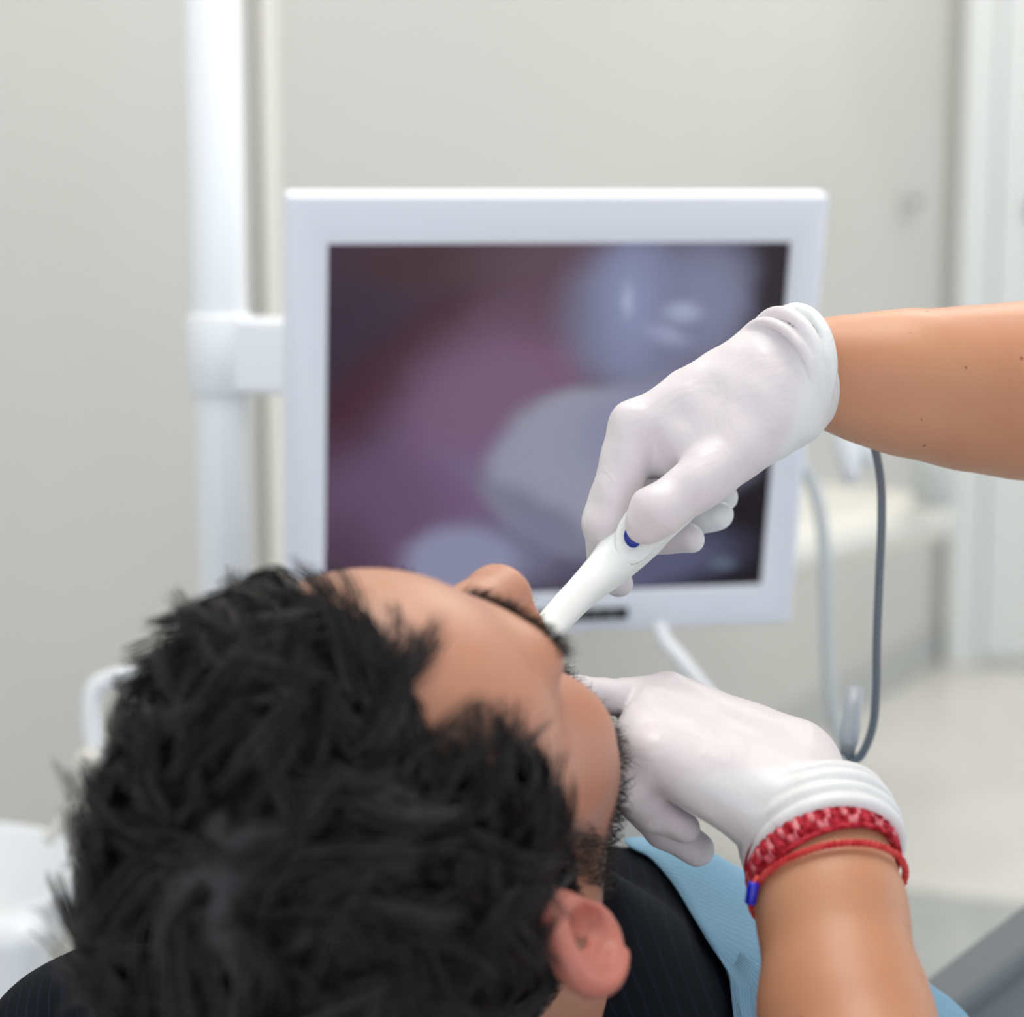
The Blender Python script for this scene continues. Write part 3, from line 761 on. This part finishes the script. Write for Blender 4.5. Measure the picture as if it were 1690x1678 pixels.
M_BIB = mat('blue_bib_paper', srgb(140, 180, 205), .8, .15, sss=.1, sssr=(.5, .7, 1)); N, L, b = nodes(M_BIB)
tc = N.new('ShaderNodeTexCoord')
w1 = N.new('ShaderNodeTexWave'); w1.inputs['Scale'].default_value = 260; w1.inputs['Distortion'].default_value = 1.0
mpn = N.new('ShaderNodeMapping'); mpn.inputs['Rotation'].default_value = (0, 0, .6); L.new(tc.outputs['UV'], mpn.inputs[0]); L.new(mpn.outputs[0], w1.inputs['Vector'])
w2 = N.new('ShaderNodeTexWave'); w2.inputs['Scale'].default_value = 46; w2.bands_direction = 'Y'; L.new(tc.outputs['UV'], w2.inputs['Vector'])
mu = N.new('ShaderNodeMath'); mu.operation = 'MULTIPLY'; L.new(w1.outputs['Fac'], mu.inputs[0]); L.new(w2.outputs['Fac'], mu.inputs[1])
bp = N.new('ShaderNodeBump'); bp.inputs['Strength'].default_value = .5; bp.inputs['Distance'].default_value = .0008; L.new(mu.outputs[0], bp.inputs['Height']); L.new(bp.outputs['Normal'], b.inputs['Normal'])
rp = N.new('ShaderNodeValToRGB'); rp.color_ramp.elements[0].color = (*srgb(122, 165, 195), 1); rp.color_ramp.elements[1].color = (*srgb(152, 190, 212), 1); L.new(mu.outputs[0], rp.inputs['Fac']); L.new(rp.outputs['Color'], b.inputs['Base Color'])
def ray_hit(px, py, f, d0=.85, d1=1.6):
    v = P(px, py, 1.0) - CAM; t = d0; best = (9, d0)
    for _ in range(200):
        d = float(f((CAM + v * t)[None])[0])
        if d < best[0]: best = (d, t)
        if d < .0008 or t > d1: break
        t += max(d * .7, .0006)
    return CAM + v * best[1]
edge = [ray_hit(x, y, shirt_sdf) for x, y in ((1034, 1400), (1080, 1432), (1130, 1500), (1165, 1570), (1215, 1678), (1240, 1760))]
ea = [(float((e - NB) @ LAT), float((e - NB) @ SPN)) for e in edge]
ea = [(ea[0][0] - .01, ea[0][1] + .16), (ea[0][0] - .005, ea[0][1] + .07)] + ea
ec = catmull(np.array([(x, y, 0) for x, y in ea]), 9)[:, :2]
nv = len(ec); nu = 44
uu, vv = np.meshgrid(np.linspace(0, 1, nu), np.linspace(0, 1, nv), indexing='ij')
aa = ec[None, :, 0] + .26 * uu; bb_ = ec[None, :, 1] + .10 * uu
G_ = drape(aa.ravel(), bb_.ravel()).reshape(nu, nv, 3)
G_ += FRT * (.002 * np.sin(aa * 60 + bb_ * 25) * np.sin(bb_ * 40))[..., None]
bibm = sheet('bib', G_, .0012); uvl = bibm.uv_layers.new(name='UVMap')
tot = nu * nv
for lp in bibm.loops:
    k = lp.vertex_index % tot; uvl.data[lp.index].uv = (float(uu.ravel()[k]) * .26, float(vv.ravel()[k]) * .40)
tag(add('dental_bib', bibm, M_BIB), 'light blue embossed paper bib over the patient chest', 'bib')

# ================================================================== DENTAL CHAIR
M_VINYL = mat('grey_vinyl', srgb(150, 155, 158), .5, .35)
M_VINYLD = mat('dark_grey_vinyl', srgb(118, 123, 127), .5, .35)
chb = HIP - FRT * .15
ch = thing('dental_chair', 'grey upholstered dental chair under the patient', 'chair', (chb[0], chb[1], 0))
def cpt(l, s, f): return HIP + LAT * l + SPN * s + FRT * f
auto(add('backrest', rbox('b', cpt(0, -.20, -.155), TA, (.50, .62, .09), .035, 5), M_VINYL, ch))
auto(add('seat', rbox('b', cpt(0, .50, -.16), TA, (.50, .80, .10), .035, 5), M_VINYL, ch))
hc_ = h2w((0, -.145, .02))
auto(add('headrest', rbox('b', hc_, np.stack([HA[:, 0], HA[:, 2], HA[:, 1]], 1), (.26, .20, .055), .024, 4), M_VINYL, ch))
add('column', lathe('c', [(0, 0), (.28, 0), (.28, .03), (.12, .05), (.10, .08), (.10, .22), (0, .22)], (cpt(0, .2, 0)[0], cpt(0, .2, 0)[1], 0), 40), M_WHITE, ch)
# arm rest seen at the lower right
e0, e1 = P(1525, 1652, 1.30), P(1760, 1472, 1.30)
ax = nrm(e1 - e0); ay = nrm(np.cross(ax, FWD)); ay = ay if ay[2] < 0 else -ay; az = np.cross(ax, ay)
AR = np.stack([ax, ay, az], 1)
ar = auto(add('armrest', rbox('a', (e0 + e1) / 2 + ay * .075 + az * .02, AR, (.24, .14, .06), .022, 5), M_VINYL, ch))
auto(add('piping', rbox('a', (e0 + e1) / 2 + ay * .008, AR, (.235, .016, .075), .007, 3), M_VINYLD, ar))

# ================================================================== DENTIST
# right hand (upper), holding the camera wand
def cone_list(lst): return [(np.asarray(a), np.asarray(b), ra, rb) for a, b, ra, rb in lst]
RW = P(1345, 615, 1.0)                                          # right wrist
RE = P(2140, 700, 1.085)
def right_hand(p):
    d = s_cone(p, P(1300, 606, 1.0), P(1050, 706, 1.0), .0210, .0132)
    d = smin(d, s_cone(p, P(1300, 606, 1.012), P(1062, 702, 1.022), .0200, .0128), .012)
    d = smin(d, s_cone(p, P(1300, 615, 1.022), P(1086, 712, 1.043), .018, .0125), .012)
    d = smin(d, s_cone(p, P(1300, 632, 1.030), P(1112, 728, 1.060), .017, .0118), .012)
    d = smin(d, s_cone(p, P(1302, 672, .990), P(1160, 792, .975), .0185, .0122), .016)          # thumb metacarpal
    d = smin(d, s_cone(p, P(1245, 675, .992), P(1140, 722, .990), .019, .011), .012)           # web
    d = smin(d, s_cone(p, P(1068, 752, 1.006), P(1135, 742, 1.002), .0115, .014), .010)
    d = smin(d, s_cone(p, P(1312, 622, 1.0), P(1285, 640, 1.0), .0220, .0245), .015)
    d = smin(d, s_cone(p, P(1300, 590, 1.0), P(1150, 662, 1.0), .0195, .0152), .010)
    th = s_chain(p, [P(1160, 792, .975), P(1083, 845, .970), P(1064, 866, .972)], [.0124, .0117, .0094], .006)
    d = smin(d, th, .006)
    for pts, rs in (([(1050, 706, 1.0), (1001, 862, .998), (1003, 945, 1.012), (1020, 962, 1.020)], [.0132, .0116, .0090, .0072]),
                    ([(1062, 702, 1.022), (1012, 850, 1.030), (1070, 886, 1.033), (1138, 888, 1.020)], [.0128, .0110, .0092, .0074]),
                    ([(1086, 712, 1.043), (1050, 838, 1.050), (1112, 862, 1.048), (1187, 850, 1.034)], [.0125, .0105, .0090, .0074]),
                    ([(1112, 728, 1.060), (1090, 815, 1.066), (1142, 832, 1.062), (1198, 821, 1.048)], [.0118, .0095, .0080, .0064])):
        d = smin(d, s_chain(p, [P(*q) for q in pts], rs, .003), .004)
    return d
LW = P(1348, 1395, .918); LE = P(1500, 2150, .74)
def left_hand(p):
    d = s_cone(p, P(1318, 1366, .918), P(1078, 1252, .918), .0175, .0125)
    d = smin(d, s_cone(p, P(1322, 1330, .926), P(1060, 1215, .932), .019, .0125), .014)
    d = smin(d, s_cone(p, P(1315, 1280, .940), P(1072, 1178, .950), .021, .0122), .014)
    d = smin(d, s_cone(p, P(1302, 1256, .955), P(1105, 1150, .968), .0195, .0118), .014)
    d = smin(d, s_cone(p, LW, P(1310, 1340, .925), .028, .024), .015)
    for pts, rs in (([(1098, 1152, .968), (1060, 1150, .965), (1000, 1149, .945), (955, 1143, .935), (905, 1135, .922)], [.0118, .0092, .0080, .0076, .0070]),
                    ([(1072, 1178, .950), (1038, 1262, .958), (1075, 1330, .972), (1120, 1362, .972)], [.0122, .0105, .0090, .0076]),
                    ([(1060, 1215, .932), (1030, 1296, .940), (1098, 1366, .956), (1150, 1402, .955)], [.0125, .0108, .0092, .0080]),
                    ([(1078, 1252, .918), (1034, 1298, .920), (1080, 1342, .934), (1130, 1366, .936)], [.0122, .0100, .0084, .0070])):
        d = smin(d, s_chain(p, [P(*q) for q in pts], rs, .003), .0035)
    # thumb under the chin side
    d = smin(d, s_chain(p, [P(1290, 1300, .965), P(1160, 1240, 1.0), P(1085, 1235, 1.0), P(1040, 1225, .99)], [.018, .0125, .0105, .0085], .004), .008)
    return d
def cuff(p, c, ax_, r0, half, seed, rolls, tilt):
    """rolled glove cuff: wrinkled sleeve around the wrist axis"""
    q = p - c; t = q @ ax_; rad = q - t[:, None] * ax_; rr = np.linalg.norm(rad, axis=1)
    e1_ = nrm(np.cross(ax_, [0, 0, 1.])); e2_ = np.cross(ax_, e1_); th = np.arctan2(rad @ e2_, rad @ e1_)
    tt = t + tilt * .006 * np.sin(th + seed)
    wr = np.zeros_like(rr)
    for a_, w_ in rolls: wr += a_ * np.exp(-((tt - (w_ + .0025 * np.sin(2 * th + w_ * 400))) / .0026) ** 2)
    prof = r0 + wr + .0006 * np.sin(5 * th + seed + 120 * t)
    return np.maximum(rr - prof, np.abs(t) - half) * .75
R_AXF = nrm(P(1290, 598, .992) - P(1400, 628, 1.014))
RC = P(1302, 603, 1.002)
def tor(p, c, n_, R, r):
    q = p - c; t = q @ n_; rr = np.linalg.norm(q - t[:, None] * n_, axis=1); return np.sqrt((rr - R) ** 2 + t * t) - r
def right_rolls(p):
    d = None; bot = P(1340, 698, .998); tow = nrm(-FWD * .87 + RIGHT * .5)
    for (ang, r, w, sh) in ((3, .0030, .0022, -24), (9.5, .0020, -.0004, -24), (15, .0031, .0018, -25), (21, .0020, -.0006, -26), (26, .0026, .0006, -27)):
        a_ = math.radians(ang); up_ = UP * math.cos(a_) - RIGHT * math.sin(a_); up_ = nrm(up_ - tow * (up_ @ tow)); R_ = .0254 + w
        e = tor(p, bot + RIGHT * sh / FPX + up_ * R_, nrm(np.cross(up_, tow)), R_, r); d = e if d is None else smin(d, e, .0012)
    return d
def right_glove(p):
    d = right_hand(p) + .0004 * np.sin(p[:, 0] * 260 + p[:, 2] * 190) * np.sin(p[:, 1] * 230)
    d = smin(d, cuff(p, RC, R_AXF, .0246, .0115, 1.0, [], 1), .003)
    return smin(d, right_rolls(p), .0026)
L_AX = nrm(P(1325, 1330, .938) - P(1368, 1440, .905))
LC = P(1354, 1382, .920)
L_ROLL = [(.0034, -.0105), (.0024, -.004), (.0034, .003), (.0018, .010)]
def left_glove(p):
    d = left_hand(p) + .0004 * np.sin(p[:, 0] * 220 + p[:, 2] * 160) * np.sin(p[:, 1] * 230)
    d = smin(d, cuff(p, LC, L_AX, .0322, .0120, 2.0, [], 1), .004)
    for off, R_, r in ((-.0105, .0328, .0036), (-.0035, .0334, .0038), (.0040, .0334, .0036), (.0110, .0326, .0030)):
        d = smin(d, tor(p, LC + L_AX * off, nrm(L_AX + .10 * math.sin(off * 900) * RIGHT), R_, r), .0013)
    return d

SR, SL = np.array([.55, .90, 1.13]), np.array([.34, .50, .93])
TRC = np.array([.56, .62, .86]); PEL = np.array([.66, .56, .56]); NKD = (SR + SL) / 2 + np.array([-.02, .01, .05])
HDD = NKD + np.array([-.09, .05, .13])
hd_f = nrm(P(930, 1090, .92) - HDD); hd_r = nrm(np.cross(hd_f, [0, 0, 1.])); hd_u = np.cross(hd_r, hd_f); HDA = np.stack([hd_r, hd_f, hd_u], 1)
KND = [PEL + np.array([-.36, .20, -.04]), PEL + np.array([-.30, -.22, -.04])]
AND = [k + np.array([.10, .02, -.44]) for k in KND]
def dentist_arms(p):
    d = s_chain(p, [P(1300, 605, 1.004), P(1345, 614, 1.007), P(1390, 617, 1.013), P(1430, 624, 1.017), P(1475, 629, 1.020), P(1520, 634, 1.026), P(1600, 641, 1.036), P(1690, 645, 1.045), P(1790, 652, 1.055), P(1900, 665, 1.065), RE], [.020, .0225, .0255, .0288, .0322, .0348, .0394, .0430, .0440, .0425, .036], .01)
    d = smin(d, s_cone(p, RE, SR, .037, .045), .02)
    d = smin(d, s_chain(p, [P(1325, 1350, .925), LW, P(1372, 1500, .896), P(1395, 1678, .862), P(1460, 1880, .81), LE], [.024, .0295, .0308, .0348, .037, .034], .01), .0)
    d = smin(d, s_cone(p, LE, SL, .036, .045), .02)
    return d
def dentist_trunk(p):
    d = s_cone(p, SR, SL, .055, .055); ta = nrm(PEL - (SR + SL) / 2); fr = nrm([-1, .2, 0]); fr = nrm(fr - ta * (fr @ ta)); A = np.stack([np.cross(ta, fr), ta, fr], 1)
    d = smin(d, s_ell(p, TRC, (.155, .24, .105), A), .06)
    d = smin(d, s_ell(p, PEL, (.165, .13, .13), A), .06)
    for s, (k, a_) in enumerate(zip(KND, AND)):
        d = smin(d, s_cone(p, PEL + np.array([0, .09 * (1, -1)[s], -.02]), k, .085, .06), .03); d = smin(d, s_cone(p, k, a_, .056, .042), .01)
        d = smin(d, s_cone(p, a_ + np.array([0, 0, -.01]), a_ + np.array([-.12, 0, -.03]), .042, .032), .02)
    return d
def dentist_body(p):
    d = smin(dentist_arms(p), dentist_trunk(p) + .006, .03)
    d = smin(d, s_cone(p, NKD, HDD, .055, .05), .02)
    q = (p - HDD) @ HDA; far = np.linalg.norm(q, axis=1) > .25; h = np.linalg.norm(q, axis=1) - .17
    if (~far).any(): h[~far] = head_sdf(q[~far], False)
    d = smin(d, h, .02)
    m = np.linalg.norm(p - RW, axis=1) < .18
    if m.any(): d[m] = smin(d[m], right_hand(p[m]) + .0025, .004)
    m = np.linalg.norm(p - LW, axis=1) < .20
    if m.any(): d[m] = smin(d[m], left_hand(p[m]) + .0025, .004)
    return d
den = thing('person', 'dentist in white tunic and white gloves examining the patient, forearms bare', 'person', (PEL[0], PEL[1], 0))
pts_ = np.array([SR, SL, PEL, RE, LE, *KND, *AND, HDD, P(950, 900, 1.03), P(950, 1200, .93)])
dlo = pts_.min(0) - [.06, .15, .08]; dhi = pts_.max(0) + [.17, .16, .15]
dme, dV = sdf_mesh('body', dentist_body, dlo, dhi, .0042, 3)
M_SKIN2 = skin_mat('dentist_skin', srgb(205, 151, 117), srgb(112, 68, 46), srgb(196, 136, 104), freckle=True)
add('body', dme, M_SKIN2, den)
# gloves
M_GLOVE = mat('latex_glove', srgb(232, 228, 230), .40, .45, sss=.05, sssr=(1, .75, .7)); N, L, b = nodes(M_GLOVE)
tc = N.new('ShaderNodeTexCoord'); nz = N.new('ShaderNodeTexNoise'); nz.inputs['Scale'].default_value = 42; nz.inputs['Detail'].default_value = 3; nz.inputs['Distortion'].default_value = 1.2
L.new(tc.outputs['Object'], nz.inputs['Vector']); bp = N.new('ShaderNodeBump'); bp.inputs['Strength'].default_value = .38; bp.inputs['Distance'].default_value = .003
L.new(nz.outputs['Fac'], bp.inputs['Height']); L.new(bp.outputs['Normal'], b.inputs['Normal'])
at = N.new('ShaderNodeAttribute'); at.attribute_name = 'cuff'; mx = N.new('ShaderNodeMix'); mx.data_type = 'RGBA'; L.new(at.outputs['Fac'], mx.inputs['Factor'])
mx.inputs['A'].default_value = (*srgb(224, 217, 220), 1); mx.inputs['B'].default_value = (*srgb(234, 236, 237), 1); L.new(mx.outputs['Result'], b.inputs['Base Color'])
def glove(f, c, pts, label, cax):
    pts = np.array(pts); me, V = sdf_mesh('glove', f, pts.min(0) - .05, pts.max(0) + .05, .0014, 2)
    set_attr(me, 'cuff', smooth01((.019 - (V - c) @ cax) / .010))
    o = add('glove', me, M_GLOVE, den); o['label'] = label; return o
glove(right_glove, RC, [RW, P(1020, 690, 1.0), P(990, 980, 1.02), P(1110, 730, 1.08), P(1390, 600, 1.0)], 'white latex glove gripping the wand', R_AXF)
glove(left_glove, LC, [LW, P(950, 1140, .90), P(1040, 1200, 1.02), P(1150, 1420, .95), P(1480, 1350, .95)], 'white latex glove with finger in the mouth', L_AX)
# tunic and trousers
def tunic(p):
    d = dentist_trunk(p) - .006
    d = smin(d, s_cone(p, SR, SR + (RE - SR) * .5, .056, .054), .03); d = smin(d, s_cone(p, SL, SL + (LE - SL) * .45, .056, .052), .03)
    return d
tp = np.array([SR, SL, PEL, *KND, *AND])
tme, _ = sdf_mesh('tunic', tunic, tp.min(0) - .18, tp.max(0) + .18, .010, 2)
add('tunic', tme, mat('white_tunic', srgb(225, 228, 230), .8, .2), den)
# dentist hair
hv_, hf_ = None, None
def bun(p):
    q = (p - HDD) @ HDA
    d = s_ell(q, (0, -.014, .052), (.083, .098, .092)); d = smax(d, -(s_ell(q, (0, .10, -.02), (.075, .085, .10))), .01)
    d = smin(d, s_ell(q, (0, -.115, .06), (.04, .035, .04)), .01); return d
hb = [HDD + HDA @ np.array(c) for c in ((-.12, -.17, -.07), (.12, .12, .17), (.12, -.17, .17), (-.12, .12, -.07), (.12, .12, -.07), (-.12, -.17, .17))]
hme, _ = sdf_mesh('hair', bun, np.min(hb, 0) - .02, np.max(hb, 0) + .02, .006, 2)
add('hair', hme, hair_mat('brown_hair', (.05, .03, .02), .45), den)
st = thing('operator_stool', 'round grey operator stool under the dentist', 'stool', (PEL[0] + .02, PEL[1], 0))
sx, sy = PEL[0] + .02, PEL[1]
add('seat', lathe('s', [(0, .36), (.16, .36), (.18, .375), (.18, .40), (.16, .42), (0, .425)], (sx, sy, 0), 40), M_VINYL, st)
add('column', lathe('s', [(0, .06), (.025, .06), (.025, .36), (0, .36)], (sx, sy, 0), 20), M_STEEL, st)
for k in range(5):
    a_ = 2 * math.pi * k / 5; add('foot', tube('f', [(sx, sy, .07), (sx + .25 * math.cos(a_), sy + .25 * math.sin(a_), .02)], .018, 10), M_STEEL, st)

# bracelets on the left wrist
fax = nrm(P(1360, 1400, .918) - P(1385, 1560, .884)); b1_ = nrm(np.cross(fax, FWD)); b2_ = np.cross(fax, b1_)
def ring(c, R1, R2, ax_, n=120, fn=None):
    e1_ = nrm(np.cross(ax_, FWD)); e2_ = np.cross(ax_, e1_); t = np.linspace(0, 2 * math.pi, n, endpoint=False)
    return t, e1_, e2_, c + R1 * np.cos(t)[:, None] * e1_ + R2 * np.sin(t)[:, None] * e2_
M_RED = noise_mix(mat('red_thread', srgb(178, 30, 48), .8, .2), srgb(150, 16, 34), srgb(205, 60, 74), 260, bump=.5, bscale=900)
M_RED2 = noise_mix(mat('coral_thread', srgb(205, 60, 62), .8, .2), srgb(196, 48, 56), srgb(218, 84, 80), 200, bump=.5, bscale=900)
M_PINK = noise_mix(mat('pink_thread', srgb(225, 120, 130), .8, .2), srgb(215, 100, 112), srgb(235, 150, 155), 260, bump=.5, bscale=900)
ba = nrm(L_AX * .6 + fax * .4 - RIGHT * .16)
wb = thing('woven_bracelet', 'wide red woven bracelet tucked against the glove cuff', 'bracelet', tuple(P(1358, 1404, .915)))
cB = P(1358, 1424, .911)
for k in range(3):
    t, e1_, e2_, C0 = ring(cB, .0328, .0328, ba, 240)
    ph = 2 * math.pi * k / 3; lat_ = .0052 * np.sin(15 * t + ph); rad_ = .0011 * np.cos(30 * t + 2 * ph)
    pts = C0 + lat_[:, None] * ba + rad_[:, None] * nrm_rows(C0 - cB) if False else C0 + lat_[:, None] * ba + rad_[:, None] * ((C0 - cB) / .0328)
    add('strand', tube('s', pts, .0021, 8, True), (M_RED, M_RED, M_PINK)[k], wb)
for s in (-1, 1):
    t, e1_, e2_, C0 = ring(cB + ba * s * .0078, .0328, .0328, ba, 160); add('edge_cord', tube('s', C0, .0013, 8, True), M_RED, wb)
sbk = thing('string_bracelet', 'thin coral string bracelet with a blue bead below the woven one', 'bracelet', tuple(P(1366, 1440, .91)))
sax = nrm(fax - RIGHT * .12); cS = P(1367, 1466, .902)
t, e1_, e2_, C0 = ring(cS, .0345, .0345, sax, 200)
for k in range(2):
    off = .0008 * np.sin(40 * t + math.pi * k); o2 = .0008 * np.cos(40 * t + math.pi * k)
    add('cord', tube('c', C0 + off[:, None] * sax + o2[:, None] * ((C0 - cS) / .0345), .0010, 8, True), M_RED2, sbk)
bp_ = P(1241, 1474, .885)
add('bead', lathe('b', [(0, -.0048), (.002, -.0048), (.0026, -.004), (.0026, .004), (.002, .0048), (0, .0048)], bp_, 20, frame_z(UP + .15 * RIGHT)), mat('blue_bead', srgb(12, 30, 190), .2, .6), sbk)
add('tail', tube('t', catmull([P(1250, 1446, .890), P(1245, 1456, .886), P(1242, 1464, .885)], 4), .0009, 8), M_RED2, sbk)

# ================================================================== CAMERA WAND
wd = thing('intraoral_camera', 'white intraoral camera wand with blue button held by the gloved hand', 'dental camera', tuple(P(1000, 950, .985)))
# stations along the axis: left edge, right edge in the picture plane, depth, thickness
ST = [((1205, 700), (1262, 745), 1.004, .020), ((1140, 752), (1215, 790), 1.003, .024), ((1069, 805), (1167, 833), 1.001, .026), ((1030, 838), (1146, 854), 1.000, .026),
      ((1009, 863), (1122, 876), .998, .025), ((988, 896), (1092, 905), .996, .023), ((971, 922), (1045, 946), .990, .020), ((940, 960), (1004, 975), .980, .016),
      ((912, 990), (970, 1004), .972, .0135), ((884, 1022), (935, 1042), .962, .0115), ((868, 1042), (912, 1062), .952, .0105), ((850, 1062), (893, 1086), .940, .0100), ((838, 1078), (880, 1104), .932, .0085)]
A_ = np.array([P(a[0], a[1], d) for a, b, d, t in ST]); B_ = np.array([P(b[0], b[1], d) for a, b, d, t in ST]); T_ = np.array([t for *_, t in ST])
A2, B2 = catmull(A_, 6), catmull(B_, 6); T2 = catmull(np.stack([T_, T_, T_], 1), 6)[:, 0]
V = []; F = []; SD = 28
Cc = (A2 + B2) / 2; Tn = np.gradient(Cc, axis=0); Tn /= np.linalg.norm(Tn, axis=1)[:, None]
for i in range(len(Cc)):
    w = B2[i] - A2[i]; hw = np.linalg.norm(w) / 2; w = w / (2 * hw); n_ = nrm(np.cross(w, Tn[i])); n_ = n_ if n_ @ FWD < 0 else -n_
    for k in range(SD):
        a_ = 2 * math.pi * k / SD; c_, s_2 = math.cos(a_), math.sin(a_); ex = .72
        V.append(Cc[i] + w * hw * np.sign(c_) * abs(c_) ** ex + n_ * T2[i] / 2 * np.sign(s_2) * abs(s_2) ** ex)
for i in range(len(Cc) - 1):
    for k in range(SD):
        k2 = (k + 1) % SD; F.append((i * SD + k, i * SD + k2, (i + 1) * SD + k2, (i + 1) * SD + k))
F.append(tuple(range(SD))); F.append(tuple((len(Cc) - 1) * SD + k for k in range(SD))[::-1])
wme = mesh_np('wand_body', V, F)
bm = bmesh.new(); bm.from_mesh(wme); bmesh.ops.recalc_face_normals(bm, faces=bm.faces); bm.to_mesh(wme); bm.free()
M_WAND = mat('white_wand_plastic', srgb(240, 243, 241), .3, .5)
add('wand_body', wme, M_WAND, wd)
bc_ = P(1043, 889, .9835)
ww = nrm(P(1060, 905, .99) - P(1020, 865, .99)); wt = nrm(P(1000, 950, .988) - P(1060, 850, .999)); wnn = nrm(np.cross(ww, wt)); wnn = wnn if wnn @ FWD < 0 else -wnn
add('thumb_rest', lathe('t', [(0, -.0020), (.0105, -.0020), (.0118, -.0008), (.0112, .0), (.0100, .0004), (0, .0002)], P(1052, 880, .9868), 32, np.stack([ww * .9, wt * 1.35, wnn], 1)), M_WAND, wd)
add('button', lathe('b', [(0, -.002), (.0048, -.002), (.0048, .0012), (.0036, .0020), (0, .0022)], P(1044, 886, .9852), 24, np.stack([ww, wt, wnn], 1)), mat('blue_button', srgb(14, 46, 150), .3, .5), wd)
# cord hanging behind the forearm
cp = [P(1235, 722, 1.006), P(1262, 700, 1.03), P(1310, 660, 1.07), P(1370, 655, 1.09), P(1415, 685, 1.10), P(1440, 728, 1.11), P(1453, 790, 1.11), P(1455, 860, 1.11), P(1451, 960, 1.115), P(1447, 1060, 1.12), P(1446, 1140, 1.125), P(1440, 1200, 1.13), P(1422, 1245, 1.135), P(1405, 1252, 1.14), P(1399, 1236, 1.14)]
add('cord', tube('c', catmull(cp, 8), .00235, 12), M_CABLE, wd)
hpz = thing('cord_connector', 'small grey cord connector hanging below the right forearm', 'connector', tuple(P(1400, 1240, 1.14)))
cA, cB2 = P(1399, 1238, 1.14), P(1412, 1135, 1.15); cx_ = nrm(cB2 - cA); Lc = np.linalg.norm(cB2 - cA)
add('shell', lathe('s', [(0, 0), (.0035, 0), (.0052, .004), (.0056, .012), (.0048, Lc * .6), (.0050, Lc), (0, Lc)], cA, 20, frame_z(cx_)), mat('pale_grey_plastic', srgb(172, 178, 186), .35), hpz)
add('collar', lathe('c', [(0, -.003), (.0038, -.003), (.0044, .0), (.0044, .006), (0, .006)], cA, 18, frame_z(cx_)), M_GREY, hpz)
# pale hose behind it and the hanging handpieces of the delivery unit
du = thing('delivery_unit', 'white delivery unit arm with hanging handpieces behind the right forearm', 'dental unit', tuple(P(1380, 640, 1.75)))
add('holder', rbox('h', P(1420, 655, 1.78), np.stack([RIGHT, FWD, UP], 1), (.16, .05, .035), .012, 4), M_WHITE, du)
add('swing_arm', tube('a', [P(1480, 655, 1.80), P(1760, 630, 2.0), P(2050, 640, 2.1), P(2060, 2200, 2.1)], .022, 16), M_WHITE, du)
for (x, d_, r_) in ((1392, 1.76, .011), (1418, 1.77, .010)):
    q0, q1 = P(x - 6, 665, d_), P(x + 14, 800 if x < 1400 else 770, d_)
    zz = nrm(q1 - q0); ll = np.linalg.norm(q1 - q0)
    hp1 = add('handpiece', lathe('h', [(0, 0), (r_ * .9, 0), (r_ * 1.15, .01), (r_ * 1.15, ll * .5), (r_ * .8, ll * .8), (r_ * .5, ll), (0, ll)], q0, 20, frame_z(zz)), M_WHITE, du)
hs = [P(1300, 735, 1.72), P(1330, 775, 1.72), P(1350, 830, 1.72), P(1360, 900, 1.72), P(1364, 1000, 1.72), P(1366, 1090, 1.72), P(1372, 1160, 1.72), P(1385, 1215, 1.72), P(1400, 1260, 1.72)]
add('hose', tube('h', catmull(hs, 8), .0055, 12), M_CABLEL, du)
